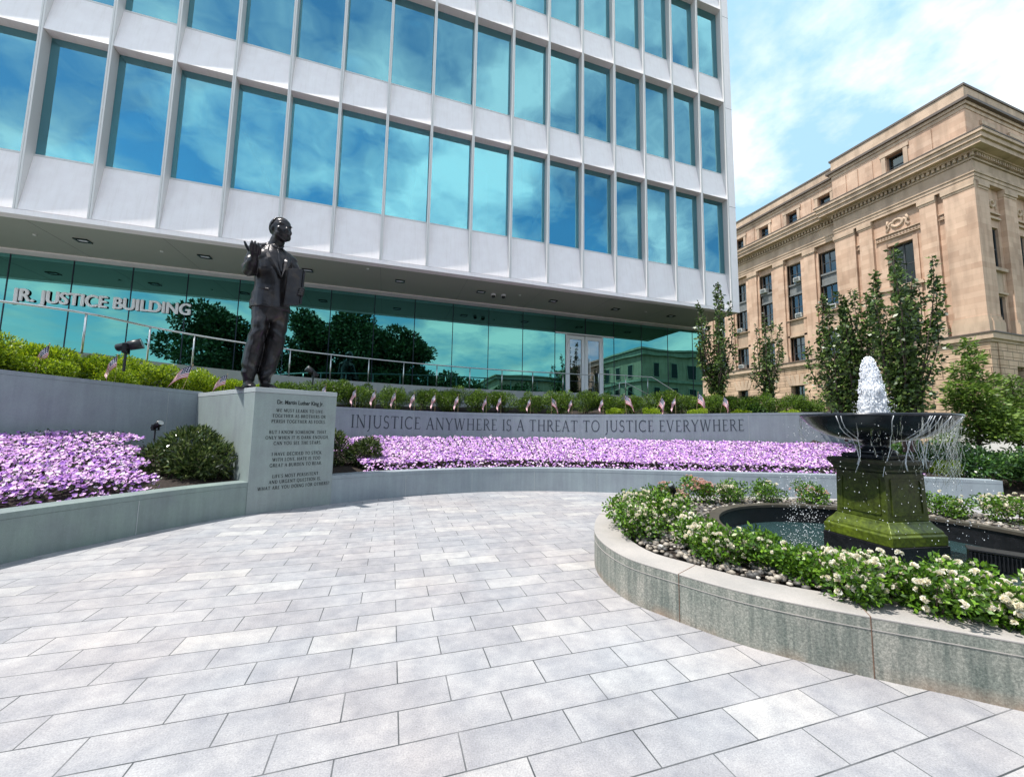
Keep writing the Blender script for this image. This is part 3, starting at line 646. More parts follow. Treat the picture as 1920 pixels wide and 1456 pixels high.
# entrance bay
bp(MB().box(7.51, 10.70, LY, LY + 0.02, 6.10, 6.89), 'transom_glass', M['lobby_glass'])
bp(MB().box(7.505, 10.705, LY - 0.03, LY + 0.05, 6.03, 6.095), 'transom_bar', M['door_white'])
bp(MB().box(9.09, 9.13, LY - 0.015, LY + 0.1, 6.1, 6.89), 'mullion', M['mullion'])
for a, b in ((7.51, 8.04), (10.08, 10.70)):
    bp(MB().box(a, b, LY, LY + 0.02, 3.06, 6.02), 'side_light', M['lobby_glass'])
M['door_glass'] = glass('dark_door_glass', (0.42, 0.5, 0.55), (0.1, 0.12, 0.12), 0.45)
for a, b, hs_ in ((8.09, 9.045, 1), (9.075, 10.03, -1)):
    d = bp(MB().box(a, a + 0.16, LY - 0.05, LY + 0.02, 3.07, 5.98).box(b - 0.16, b, LY - 0.05, LY + 0.02, 3.07, 5.98).box(a + 0.16, b - 0.16, LY - 0.05, LY + 0.02, 5.80, 5.98).box(a + 0.16, b - 0.16, LY - 0.05, LY + 0.02, 3.07, 3.20), 'door', M['door_white'])
    MB().box(a + 0.16, b - 0.16, LY - 0.01 - FY, LY + 0.01 - FY, 3.2, 5.8).build('pane', M['door_glass'], d)
    hx = b - 0.24 if hs_ > 0 else a + 0.24
    MB().tube([(hx, LY - 0.09 - FY, 3.9), (hx, LY - 0.09 - FY, 4.9)], 0.015).tube([(hx, LY - 0.09 - FY, 4.0), (hx, LY - 0.01 - FY, 4.0)], 0.01).tube([(hx, LY - 0.09 - FY, 4.8), (hx, LY - 0.01 - FY, 4.8)], 0.01).build('handle', M['steel'], d)
bp(MB().box(8.045, 8.085, LY - 0.06, LY + 0.06, 3.06, 6.025).box(10.035, 10.075, LY - 0.06, LY + 0.06, 3.06, 6.025), 'door_frame', M['door_white'])
# soffit fittings
for (x, y) in [(-8.94, 14.67), (-5.88, 14.73), (-2.87, 14.8), (0.27, 14.73), (3.41, 14.79), (6.58, 14.8), (9.69, 14.85), (12.75, 14.85), (-12.0, 14.67)]:
    d = bp(MB().box(x - 0.17, x + 0.17, y - 0.13, y - 0.09, 6.905, 6.938).box(x - 0.17, x + 0.17, y + 0.09, y + 0.13, 6.905, 6.938).box(x - 0.17, x - 0.13, y - 0.09, y + 0.09, 6.905, 6.938).box(x + 0.13, x + 0.17, y - 0.09, y + 0.09, 6.905, 6.938), 'downlight', M['dark_metal'])
    MB().box(x - 0.128, x + 0.128, y - 0.088 - FY, y + 0.088 - FY, 6.93, 6.938).build('lens', M['door_white'], d)
for (x, y) in [(-10.04, 14.68), (-7.03, 14.73), (-0.83, 13.9), (5.0, 14.6), (11.2, 14.7)]:
    bp(MB().lathe([(0.0, 6.90), (0.03, 6.90), (0.045, 6.915), (0.045, 6.938)], 12, (x, y, 0)), 'sprinkler', M['interior'])
for (x, y) in [(3.96, 14.9), (4.37, 14.83)]:
    d = bp(MB().lathe([(0.0, 6.78), (0.05, 6.79), (0.075, 6.83), (0.08, 6.87)], 16, (x, y, 0)), 'security_camera', M['black'], smooth=True)
    MB().lathe([(0.10, 6.87), (0.10, 6.938)], 16, (x, y - FY, 0)).build('housing', M['door_white'], d, smooth=True)
# wall lettering fixed in front of the glass
sgs = [font_text('sign_lettering', 'JR. JUSTICE BUILDING', 0.575, M['sign'], (-9.25 + dx, 16.56 - FY + dy, 5.36 + dz), (1, 0, 0), (0, -1, 0), 0.010 - abs(dy), 0.006, parent=mb_root, width=4.78) for dx, dz, dy in ((0, 0, 0), (-0.017, 0, 0.0015), (0.017, 0, 0.003), (0, 0.012, 0.0045))]
bmj = bmesh.new()
for o_s in sgs: bmj.from_mesh(o_s.data)
sgs[0].data.clear_geometry(); bmj.to_mesh(sgs[0].data); bmj.free()
for o_s in sgs[1:]: bpy.data.objects.remove(o_s)

# terrace, ramp curb and rails ----------------------------------------------------------------
RP = [(-9.5, 6.2, 2.35), (-8.2, 7.8, 2.55), (-6.95, 9.3, 2.82), (-6.07, 10.3, 2.93), (-5.55, 11.5, 2.98), (-4.55, 12.6, 3.0), (-2.96, 13.6, 3.0), (-1.84, 14.05, 3.0), (-0.66, 14.4, 3.0), (0.54, 14.7, 3.0), (1.78, 14.9, 3.0),
      (3.1, 15.05, 3.0), (4.45, 15.1, 3.0), (5.8, 15.1, 3.0), (7.2, 15.1, 3.02), (8.72, 15.1, 3.02)]
rp = Path(catmull(RP, 6))
tpoly = [(p.x, p.y) for p in rp.p] + [(11.9, 15.1), (11.9, 16.58), (-12, 16.58), (-12, 7.0)]
ter = MB(); n = len(rp.p)
full = [Vector((p.x, p.y, p.z)) for p in rp.p] + [Vector((11.9, 15.1, 3.02))]
strip_wall(ter, full, 0.22, 0.0, lambda p: p.z + 0.03)
t_o = ter.build('ramp_wall', M['podium']); tag(t_o, 'grey curved curb wall of the ramp below the steel handrail', 'ramp wall')
dk = MB(); base = len(dk.v)
for p in full: dk.v += [(p.x, p.y + 0.2, p.z), (p.x, 16.58, min(p.z, 3.0))]
for i in range(len(full) - 1): dk.f.append((2 * i, 2 * i + 2, 2 * i + 3, 2 * i + 1)); dk.m.append(0)
tag(dk.build('ramp', M['podium']), kind='structure')
stp = MB()
for i in range(8): stp.box(11.9 + i * 0.32, 12.22 + i * 0.32, 15.1, 16.5, 0, 3.02 - 0.155 * (i + 1))
tag(stp.build('entrance_steps', M['podium']), 'granite steps running down to the right beside the glass lobby', 'steps')
# handrail 1: long rail
hr = empty('handrail', (0, 15.1, 3.0)); tag(hr, 'long curved steel handrail on posts along the ramp up to the doors', 'handrail')
def hrp(p): return (p[0], p[1] - 15.1, p[2] - 3.0)
top = [Vector((p.x, p.y, p.z + 0.86)) for p in rp.p]
MB().tube([hrp(p) for p in top] + [hrp((8.72, 15.1, 3.03))], 0.024, 8).build('rail', M['steel'], hr, smooth=True)
for sx_ in [rp.near(*q) for q in [(-8.9, 6.95), (-7.45, 8.7), (-6.07, 10.3), (-5.55, 11.5), (-4.9, 12.3), (-3.9, 13.1), (-2.96, 13.6), (-1.84, 14.05), (-0.66, 14.4), (0.54, 14.7), (1.78, 14.9), (3.1, 15.05), (4.45, 15.1), (5.8, 15.1), (7.2, 15.1)]]:
    q, _, _ = rp.at(sx_); MB().tube([hrp((q.x, q.y, q.z + 0.02)), hrp((q.x, q.y, q.z + 0.85))], 0.02, 8).build('post', M['steel'], hr, smooth=True)
h2 = empty('handrail', (8.95, 15.1, 3.0)); tag(h2, 'steel handrail that starts beside the doors and slopes down the steps', 'handrail')
def r2p(p): return (p[0] - 8.95, p[1] - 15.1, p[2] - 3.0)
MB().tube([r2p(p) for p in [(8.95, 15.1, 3.03), (8.95, 15.1, 3.93), (8.97, 15.1, 3.96), (11.8, 15.1, 3.96), (14.6, 15.1, 2.62)]], 0.024, 8).build('rail', M['steel'], h2, smooth=True)
for x, zb_, zt_ in [(10.35, 3.03, 3.95), (11.55, 3.03, 3.95), (13.0, 2.5, 3.38), (14.4, 1.8, 2.7)]: MB().tube([r2p((x, 15.1, zb_)), r2p((x, 15.1, zt_))], 0.018, 8).build('post', M['steel'], h2, smooth=True)
h3 = empty('handrail', (9.95, 15.0, 3.0)); tag(h3, 'short low steel handrail inside the taller one above the steps', 'handrail')
def r3p(p): return (p[0] - 9.95, p[1] - 15.0, p[2] - 3.0)
MB().tube([r3p(p) for p in [(9.95, 15.0, 3.03), (9.95, 15.0, 3.58), (10.32, 15.0, 3.6), (11.85, 15.0, 2.98)]], 0.02, 8).build('rail', M['steel'], h3, smooth=True)

# ------------------------------------------------------------------ old sandstone building
SX, SY, SW = 40.0, 14.95, 24.2
sb = empty('sandstone_building', (SX, SY, 0)); tag(sb, 'old buff sandstone office building with heavy cornice, pilasters and rusticated base', 'building')
def sp_(mb, name, mat, parent=None, **k):
    for i, v in enumerate(mb.v): mb.v[i] = (v[0] - SX, v[1] - SY, v[2])
    return mb.build(name, mat, parent or sb, **k)
XE, YE = 66.0, 52.0
# wall planes are assembled from piers and panels around real openings.  side 'w': x depth, runs along y; side 's': y depth, runs along x
def pl(mb, side, a, b, z0, z1, d0, d1=3.0, base=0.0):
    """slab from depth d0 (positive = set back) to d1 along a..b; the pavilion plane is depth 0"""
    if side == 'w': return mb.box(SX + d0 + base, SX + d1, a, b, z0, z1)
    return mb.box(a, b, SY + d0 + base, SY + d1, z0, z1)
def facade(side, spans, z0, z1, d, mat, name, openings, dd=0.9):
    """solid wall between z0 and z1 with rectangular openings [(a,b,za,zb)]"""
    mb = MB(); A, B = spans; ops = sorted(openings); cur = A
    for (a, b, za, zb) in ops:
        if a > cur: pl(mb, side, cur, a, z0, z1, d, d + dd)
        if za > z0: pl(mb, side, a, b, z0, za, d, d + dd)
        if zb < z1: pl(mb, side, a, b, zb, z1, d, d + dd)
        cur = b
    if cur < B: pl(mb, side, cur, B, z0, z1, d, d + dd)
    return sp_(mb, name, mat)
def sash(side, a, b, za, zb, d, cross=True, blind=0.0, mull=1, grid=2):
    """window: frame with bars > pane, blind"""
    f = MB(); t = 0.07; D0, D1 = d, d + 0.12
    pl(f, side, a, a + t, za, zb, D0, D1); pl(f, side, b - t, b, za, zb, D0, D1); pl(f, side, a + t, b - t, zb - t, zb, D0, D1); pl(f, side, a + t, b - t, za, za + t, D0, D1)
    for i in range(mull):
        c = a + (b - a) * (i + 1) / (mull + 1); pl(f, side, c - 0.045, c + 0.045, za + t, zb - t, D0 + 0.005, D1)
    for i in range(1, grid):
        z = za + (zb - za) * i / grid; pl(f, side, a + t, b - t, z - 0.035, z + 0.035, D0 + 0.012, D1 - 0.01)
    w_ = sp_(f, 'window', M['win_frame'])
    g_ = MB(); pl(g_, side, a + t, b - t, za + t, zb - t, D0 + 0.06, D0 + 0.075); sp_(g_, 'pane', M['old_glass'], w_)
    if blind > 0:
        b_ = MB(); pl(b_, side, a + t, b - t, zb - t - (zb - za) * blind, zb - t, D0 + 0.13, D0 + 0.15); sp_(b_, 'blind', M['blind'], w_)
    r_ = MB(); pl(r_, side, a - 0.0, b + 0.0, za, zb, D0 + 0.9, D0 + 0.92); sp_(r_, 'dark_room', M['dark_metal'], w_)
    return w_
rs = random.Random(5)
Z = dict(g=0.2, b0=8.12, b1=8.72, cap=19.62, arch=20.05, fr=20.9, den=21.62, cor=22.2, att=23.2, ac=26.1, par=27.1, top=27.85)
# ---- wing (set back 0.55), bays of 3.25 m
WD = 0.55; bays = [24.72 + 3.25 * i for i in range(8)]       # south edge of each window
gw = [(b + 0.1, b + 1.45, 1.8, 6.2) for b in bays]
def rust(side, A, B, ops, d, z0=0.2, z1=8.0, ch=0.62):
    z = z0; mb = MB(); back = MB()
    while z < z1 - 0.05:
        zt = min(z + ch, z1); cur = A
        act = [(a, b) for (a, b, za, zb) in sorted(ops) if za < zt - 0.02 and zb > z + 0.02]
        for a, b in act + [(B, B)]:
            if a > cur + 0.01: pl(mb, side, cur, a, z + 0.03, zt - 0.0, d, d + 0.85); pl(back, side, cur + 0.04, a - 0.04, z, z + 0.03, d + 0.07, d + 0.8)
            cur = b
        z = zt
    sp_(mb, 'rusticated_base', M['stone_rust']); sp_(back, 'course_joint', M['stone_grey'])
rust('w', SW, YE, gw, WD - 0.05); rust('w', SY, SW, [(18.75, 20.3, 2.0, 6.2)], -0.05); rust('s', SX + 0.86, XE, [(43.0, 44.2, 2.0, 6.2), (46.7, 47.9, 2.0, 6.2), (50.3, 51.5, 2, 6.2)], -0.05)
def course(z0, z1, proud, mat, name, both=True, wing=True, shadow=None):
    mb = MB().box(SX - proud, SX + 0.4, SY - proud, SW - 0.0 + (proud if proud > 0.2 else 0), z0, z1)
    mb.box(SX + 0.401, XE, SY - proud, SY + 0.4, z0, z1)
    if wing: mb.box(SX + WD - proud, SX + WD + 0.4, SW + (proud if proud > 0.2 else 0) + 0.001, YE, z0 + 0.001, z1 - 0.001)
    return sp_(mb, name, mat)
course(8.02, 8.22, 0.12, M['stone_trim'], 'belt_course'); course(8.223, 8.62, 0.26, M['stone_trim'], 'belt_course'); course(8.623, 8.72, 0.32, M['dark_edge'], 'belt_course')  # the dark top strip paints the shadow along the belt into its colour
# main storeys
wins_low = [(b + 0.05, b + 1.5, 8.85, 11.35) for b in bays]; wins_tall = [(b, b + 1.5, 13.3, 19.35) for b in bays]
facade('w', (SW, YE), 8.72, Z['arch'], WD + 0.35, M['stone'], 'wall', [(a, b, 8.85, 11.35) for a, b, _, _ in wins_low] and [(b, b + 1.5, 8.85, 19.35) for b in bays])
for i, b in enumerate(bays):
    # stone apron between the lower and the tall window, iron spandrel between the two upper lights
    mb = MB(); pl(mb, 'w', b - 0.0, b + 1.5, 11.35, 13.2, WD + 0.36, WD + 1.2); sp_(mb, 'apron', M['stone_trim'])
    sp_(pl(MB(), 'w', b - 0.35, b + 1.85, 13.205, 13.28, WD + 0.12, WD + 1.2), 'sill', M['stone_trim']); sp_(pl(MB(), 'w', b - 0.3, b + 1.8, 11.4, 11.6, WD + 0.2, WD + 0.355), 'lintel_moulding', M['stone_trim'])
    mb = MB(); pl(mb, 'w', b + 0.0, b + 1.5, 16.0, 17.15, WD + 0.55, WD + 0.8); pl(mb, 'w', b + 0.0, b + 1.5, 15.95, 16.1, WD + 0.45, WD + 0.54); pl(mb, 'w', b, b + 1.5, 17.0, 17.18, WD + 0.42, WD + 0.54); sp_(mb, 'iron_spandrel', M['spandrel_iron'])
    sash('w', b + 0.08, b + 1.42, 17.18, 19.35, WD + 0.65, blind=rs.choice([0, 0.3, 0.0])); sash('w', b + 0.08, b + 1.42, 13.3, 15.95, WD + 0.65, blind=rs.choice([0, 0.35, 0.2]))
    sash('w', b + 0.1, b + 1.42, 8.85, 11.35, WD + 0.65, blind=rs.choice([0.3, 0.6, 0.2]), grid=3)
    sash('w', b + 0.12, b + 1.43, 1.8, 6.2, WD + 0.5, blind=0.4, grid=2)
    # pilaster between bays with base and capital
    ya, yb = b + 1.72, b + 2.78
    mb = MB(); pl(mb, 'w', ya, yb, 9.62, 19.5, WD, WD + 0.5); pl(mb, 'w', b + 1.5, ya - 0.001, 8.75, 19.4, WD + 0.2, WD + 0.6); pl(mb, 'w', yb + 0.001, b + 3.25, 8.75, 19.4, WD + 0.2, WD + 0.6); sp_(mb, 'pilaster', M['stone'])
    mb = MB(); pl(mb, 'w', ya - 0.14, yb + 0.14, 8.74, 9.3, WD - 0.12, WD + 0.5); pl(mb, 'w', ya - 0.09, yb + 0.09, 9.303, 9.42, WD - 0.09, WD + 0.5); pl(mb, 'w', ya - 0.05, yb + 0.05, 9.423, 9.6, WD - 0.04, WD + 0.5); sp_(mb, 'pilaster_base', M['stone_trim'])
    mb = MB(); pl(mb, 'w', ya - 0.03, yb + 0.03, 19.503, 19.62, WD - 0.04, WD + 0.5); pl(mb, 'w', ya - 0.09, yb + 0.09, 19.623, 20.04, WD - 0.1, WD + 0.5); sp_(mb, 'capital', M['stone_trim'])
    # voussoir fan over the ground window
    vm = MB()
    for j in range(5):
        t = (j - 2) * 0.42; yc = b + 0.77
        ww = 0.18; z0_, z1_ = 6.22, 7.35
        vm.add([(SX + WD - 0.09, yc + t * 0.8 - ww, z0_), (SX + WD - 0.09, yc + t * 0.8 + ww, z0_), (SX + WD - 0.09, yc + t * 1.35 + ww * 1.1, z1_), (SX + WD - 0.09, yc + t * 1.35 - ww * 1.1, z1_),
                (SX + WD + 0.3, yc + t * 0.8 - ww, z0_), (SX + WD + 0.3, yc + t * 0.8 + ww, z0_), (SX + WD + 0.3, yc + t * 1.35 + ww * 1.1, z1_), (SX + WD + 0.3, yc + t * 1.35 - ww * 1.1, z1_)],
               [(0, 3, 2, 1), (4, 5, 6, 7), (0, 1, 5, 4), (1, 2, 6, 5), (2, 3, 7, 6), (3, 0, 4, 7)])
    sp_(vm, 'voussoir_lintel', M['stone_trim'])
# ---- pavilion, west face
facade('w', (SY + 0.305, SW), 8.72, Z['arch'], 0.30, M['stone'], 'wall', [(18.67, 20.37, 8.85, 17.35)])
for a, b in [(SY + 0.0, 16.65), (17.07, 18.05), (21.25, 22.23), (22.56, 24.19)]: sp_(pl(MB(), 'w', a, b, 9.92, 19.5, 0.0, 0.299), 'pilaster', M['stone'])
for a, b in [(18.35, 18.66), (20.38, 20.95)]: sp_(pl(MB(), 'w', a, b, 8.75, 17.6, 0.17, 0.299), 'window_jamb', M['stone'])
for a, b in [(SY - 0.0, 16.65), (17.07, 18.05), (21.25, 22.23), (22.56, 24.19)]:
    mb = MB(); pl(mb, 'w', a - 0.0, b + 0.05, 19.503, 19.66, -0.04, 0.3); pl(mb, 'w', a, b + 0.1, 19.663, 20.04, -0.1, 0.3); sp_(mb, 'capital', M['stone_trim'])
    mb = MB(); pl(mb, 'w', a - 0.1, b + 0.1, 8.74, 9.5, -0.16, 0.3); pl(mb, 'w', a - 0.07, b + 0.07, 9.503, 9.68, -0.12, 0.3); pl(mb, 'w', a - 0.03, b + 0.04, 9.683, 9.92, -0.05, 0.3); sp_(mb, 'pilaster_base', M['stone_trim'])
sash('w', 18.69, 20.35, 13.75, 17.33, 0.7, blind=0.62, grid=2); sash('w', 18.72, 20.32, 8.9, 11.6, 0.7, blind=0.1, grid=3); sash('w', 18.77, 20.28, 2.0, 6.2, 0.45, blind=0.3)
mb = MB(); pl(mb, 'w', 18.67, 20.37, 11.6, 13.45, 0.32, 1.1); sp_(mb, 'apron', M['stone_trim'])
mb = MB(); pl(mb, 'w', 18.1, 21.2, 13.45, 13.6, 0.02, 1.1); pl(mb, 'w', 18.2, 21.1, 13.598, 13.74, 0.08, 1.09); sp_(mb, 'sill', M['stone_trim']); sp_(pl(MB(), 'w', 18.3, 20.9, 11.9, 12.1, 0.1, 0.31), 'apron_moulding', M['stone_trim']); sp_(pl(MB(), 'w', 18.3, 20.9, 13.0, 13.1, 0.2, 0.31), 'apron_moulding', M['stone_trim'])
mb = MB(); pl(mb, 'w', 18.1, 21.15, 17.95, 18.02, 0.14, 0.3); pl(mb, 'w', 18.1, 21.15, 18.36, 18.43, 0.14, 0.3)
for j in range(14): mb.obox((SX + 0.26, 18.25 + j * 0.214, 18.19), (0.045, 0, 0), (0, 0.075, 0.04), (0, -0.04, 0.075))
for (a, b) in ((16.7, 17.05), (22.25, 22.55)): pl(mb, 'w', a, b, 17.95, 18.02, 0.14, 0.3); pl(mb, 'w', a, b, 18.36, 18.43, 0.14, 0.3); mb.obox((SX + 0.26, (a + b) / 2, 18.19), (0.045, 0, 0), (0, 0.1, 0), (0, 0, 0.1))
sp_(mb, 'carved_band', M['stone_trim'])
def wreath(side, c, zc, s=1.0):
    mb = MB(); ring = []
    for j in range(17):
        t = 2 * pi * j / 16; u_, v_ = 0.36 * cos(t) * s, 0.33 * sin(t) * s; ring.append((SX + 0.27, c + u_, zc + v_) if side == 'w' else (c + u_, SY + 0.27, zc + v_))
    mb.tube(ring, [0.11 * s + 0.02 * (j % 2) for j in range(17)], 8)
    for sg_ in (-1, 1):
        pts = [(sg_ * 0.42, 0.25), (sg_ * 0.62, 0.05), (sg_ * 0.58, -0.2), (sg_ * 0.78, -0.42), (sg_ * 0.66, -0.62)]
        mb.tube([(SX + 0.27, c + u_ * s, zc + v_ * s) if side == 'w' else (c + u_ * s, SY + 0.27, zc + v_ * s) for u_, v_ in pts], [0.07 * s, 0.11 * s, 0.08 * s, 0.1 * s, 0.03 * s], 7)
        mb.tube([(SX + 0.27, c + sg_ * 0.66 * s, zc + 0.42 * s), (SX + 0.27, c + sg_ * 0.8 * s, zc - 0.1 * s)] if side == 'w' else [(c + sg_ * 0.66 * s, SY + 0.27, zc + 0.42 * s), (c + sg_ * 0.8 * s, SY + 0.27, zc - 0.1 * s)], [0.12 * s, 0.06 * s], 6)
    sp_(mb, 'carved_wreath', M['stone_trim'], smooth=True)
wreath('w', 19.6, 19.15, 0.95)
# ---- pavilion, south face
sb_bays = [42.05, 45.85, 49.65, 53.45, 57.25]
facade('s', (SX + 0.31, XE), 8.72, Z['arch'], 0.30, M['stone'], 'wall', [(a, a + 1.3, 8.9, 17.0) for a in sb_bays])
cur = SX + 0.31
for a in sb_bays:
    sp_(pl(MB(), 's', cur, a - 0.35, 9.92, 19.5, 0.0, 0.299), 'pilaster', M['stone']); cur = a + 1.75
cur = SX + 0.31
for a in sb_bays:
    mb = MB(); pl(mb, 's', cur, a - 0.35, 19.503, 19.66, -0.04, 0.299); pl(mb, 's', cur, a - 0.3, 19.663, 20.04, -0.1, 0.299); sp_(mb, 'capital', M['stone_trim']); mb = MB()
    pl(mb, 's', cur, a - 0.27, 8.74, 9.5, -0.16, 0.299); pl(mb, 's', cur, a - 0.3, 9.503, 9.68, -0.12, 0.299); pl(mb, 's', cur, a - 0.33, 9.683, 9.92, -0.05, 0.299); cur = a + 1.7; sp_(mb, 'pilaster_trim', M['stone_trim'])
for a in sb_bays:
    sash('s', a + 0.02, a + 1.28, 13.8, 16.98, 0.45, blind=0.0, grid=2); sash('s', a + 0.02, a + 1.28, 8.92, 11.7, 0.45, blind=0.0, grid=2)
    mb = MB(); pl(mb, 's', a, a + 1.3, 11.7, 13.78, 0.32, 1.1); pl(mb, 's', a - 0.3, a + 1.6, 13.55, 13.78, 0.1, 0.319); pl(mb, 's', a - 0.2, a + 1.5, 11.8, 11.95, 0.15, 0.319); sp_(mb, 'apron', M['stone_trim'])
    mb = MB(); pl(mb, 's', a - 0.2, a + 1.5, 17.6, 17.75, 0.15, 0.299); pl(mb, 's', a - 0.2, a + 1.5, 18.0, 18.1, 0.15, 0.299); sp_(mb, 'carved_band', M['stone_trim'])
    wreath('s', a + 0.65, 18.85, 0.75)
for a in (43.0, 46.7, 50.3): sash('s', a + 0.03, a + 1.17, 2.0, 6.18, 0.45)
# ---- entablature
course(20.05, 20.32, 0.02, M['stone_trim'], 'architrave'); course(20.323, 20.58, 0.06, M['stone_trim'], 'architrave'); course(20.583, 20.86, 0.12, M['stone_trim'], 'architrave'); course(20.863, 21.6, 0.0, M['stone_trim'], 'frieze')
course(21.603, 21.75, 0.10, M['stone_trim'], 'bed_mould'); course(22.05, 22.2, 0.32, M['stone_trim'], 'bed_mould'); course(21.753, 22.047, 0.06, M['stone_grey'], 'dentil_ground')
mb = MB(); y = SY - 0.18
while y < SW: mb.box(SX - 0.26, SX - 0.061, y, y + 0.16, 21.78, 22.047); y += 0.30
y = SW + 0.35
while y < YE: mb.box(SX + WD - 0.26, SX + WD - 0.061, y, y + 0.16, 21.78, 22.046); y += 0.30
x = SX + 0.1
while x < XE: mb.box(x, x + 0.16, SY - 0.26, SY - 0.061, 21.78, 22.047); x += 0.30
tag(sp_(mb, 'dentils', M['stone_trim']), kind='stuff')
course(22.203, 22.55, 0.80, M['stone_trim'], 'cornice'); course(22.553, 22.9, 0.92, M['stone_trim'], 'cornice'); course(22.903, 23.12, 1.04, M['stone_trim'], 'cornice'); course(23.123, 23.2, 1.07, M['dark_edge'], 'cornice')
# ---- attic storey
aw = [(18.78, 19.95, 23.35, 25.2)]; awg = [(b + 0.08, b + 1.2, 23.35, 25.05) for b in bays]; aws = [(a + 0.3, a + 1.35, 23.35, 24.9) for a in sb_bays]
facade('w', (SY + 0.15, SW), 23.2, 26.1, 0.15, M['stone'], 'attic_wall', aw); facade('w', (SW, YE), 23.2, 26.0, WD + 0.25, M['stone'], 'attic_wall', awg); facade('s', (SX + 1.06, XE), 23.2, 26.1, 0.15, M['stone'], 'attic_wall', aws)
for (a, b, za, zb) in aw: sash('w', a, b, za, zb, 0.55, blind=0.5, mull=0)
for (a, b, za, zb) in awg: sash('w', a, b, za, zb, WD + 0.6, blind=0.0, mull=0, grid=3)
for (a, b, za, zb) in aws: sash('s', a, b, za, zb, 0.5, blind=0.0, mull=0)
def surround(side, a, b, za, zb, d):
    mb = MB(); pl(mb, side, a - 0.3, a - 0.02, za, zb + 0.05, d - 0.1, d); pl(mb, side, b + 0.02, b + 0.3, za, zb + 0.05, d - 0.1, d); pl(mb, side, a - 0.4, b + 0.4, zb + 0.053, zb + 0.38, d - 0.13, d)
    sp_(mb, 'window_surround', M['stone_trim'])
for (a, b, za, zb) in aw: surround('w', a, b, za, zb, 0.149)
for (a, b, za, zb) in awg: surround('w', a, b, za, zb, WD + 0.249)
for (a, b, za, zb) in aws: surround('s', a, b, za, zb, 0.149)
for a, b in [(SY + 0.16, 16.9), (16.99, 17.9), (20.9, 21.95), (22.05, 22.9), (23.0, 24.1)]: sp_(pl(MB(), 'w', a, b, 23.21, 25.55, 0.08, 0.149), 'attic_panel', M['stone'])
for b in bays: sp_(pl(MB(), 'w', b + 1.85, b + 2.75, 23.21, 25.45, WD + 0.18, WD + 0.249), 'attic_panel', M['stone'])
def course2(z0, z1, p, mat, name, dz=0.0):
    mb = MB().box(SX + 0.15 - p, SX + 1.3, SY + 0.15 - p, SW + (p if p > 0.1 else 0), z0, z1).box(SX + 1.301, XE, SY + 0.15 - p, SY + 1.3, z0, z1)
    mb.box(SX + WD + 0.25 - p, SX + WD + 1.3, SW + (p if p > 0.1 else 0) + 0.001, YE, z0 - dz, z1 - dz); return sp_(mb, name, mat)
course2(25.8, 26.1, 0.04, M['stone_trim'], 'attic_frieze', 0.1); course2(26.103, 26.35, 0.14, M['stone_trim'], 'attic_cornice', 0.1); course2(26.353, 26.55, 0.34, M['dark_edge'], 'attic_cornice', 0.1)
course2(26.553, 27.6, 0.05, M['stone_trim'], 'parapet', 0.3); course2(27.603, 27.78, 0.12, M['dark_edge'], 'parapet_cap', 0.3)
sp_(MB().box(SX + 1.305, XE - 0.1, SY + 1.305, YE - 0.1, 0.2, 26.2).box(SX + 3, XE - 1, SY + 3, YE - 1, 26.2, 27.3), 'building_core', M['dark_metal'])
# window air conditioners (each a thing of its own)
def ac_unit(x, y, z, label):
    r_ = empty('air_conditioner', (x, y, z)); tag(r_, label, 'air conditioner', 'air conditioners in the sandstone building windows')
    MB().box(-0.42, 0.35, -0.33, 0.33, 0, 0.46).build('casing', M['ac'], r_, bevel=0.02)
    gm = MB()
    for j in range(7): gm.box(-0.44, -0.421, -0.27, 0.27, 0.06 + j * 0.052, 0.085 + j * 0.052)
    gm.build('grille', M['interior_dark'], r_)
B = bays
ac_unit(SX + WD + 0.5, B[1] + 0.45, 17.25, 'grey window air conditioner in the top row, right of the others')
ac_unit(SX + WD + 0.5, B[2] + 1.05, 17.25, 'tilted pale air conditioner in the top row, further left')
ac_unit(SX + WD + 0.5, B[1] + 0.45, 13.37, 'air conditioner beside a white shape in the middle row window')
ac_unit(SX + WD + 0.5, B[0] + 0.45, 13.37, 'air conditioner low in the window left of the corner pavilion')
ac_unit(SX + WD + 0.5, B[3] + 1.05, 13.37, 'air conditioner in the middle row next to the white building corner')
ac_unit(SX + WD + 0.5, B[3] + 1.05, 8.92, 'pale air conditioner on the lowest sill, seen between two trees')
# ------------------------------------------------------------------ planter ring round the fountain
FC = Vector((5.236, 2.891, 0))
PR = [(2.50, 4.33), (2.26, 3.80), (2.21, 3.25), (2.37, 2.82), (2.58, 2.40), (2.82, 2.09), (3.10, 1.81), (3.40, 1.54), (3.70, 1.27), (4.2, 0.9), (5.0, 0.55), (6.2, 0.35), (7.4, 0.7), (8.4, 1.5), (8.9, 2.7), (8.6, 4.0), (7.7, 4.95), (6.4, 5.5), (5.0, 5.65), (3.8, 5.45), (3.0, 4.98)]
prp = catmull(PR, 8, True)
PH = 0.385
def ring_wall(mb, path, d0, d1, z0, z1, mi=0):
    n = len(path)
    def off(d):
        o_ = []
        for i in range(n):
            t = path[(i + 1) % n] - path[i - 1]; t = Vector((t.x, t.y)).normalized(); o_.append((path[i].x - t.y * d, path[i].y + t.x * d))
        return o_
    A, B_ = off(d0), off(d1); b = len(mb.v)
    for i in range(n): mb.v += [(A[i][0], A[i][1], z0), (A[i][0], A[i][1], z1), (B_[i][0], B_[i][1], z1), (B_[i][0], B_[i][1], z0)]
    for i in range(n):
        a, c = b + i * 4, b + ((i + 1) % n) * 4
        for k in range(4): mb.f.append((a + k, c + k, c + (k + 1) % 4, a + (k + 1) % 4)); mb.m.append(mi)
    return B_
plr = ring_wall(MB(), prp, 0, 0.30, 0.0, PH - 0.075) and None
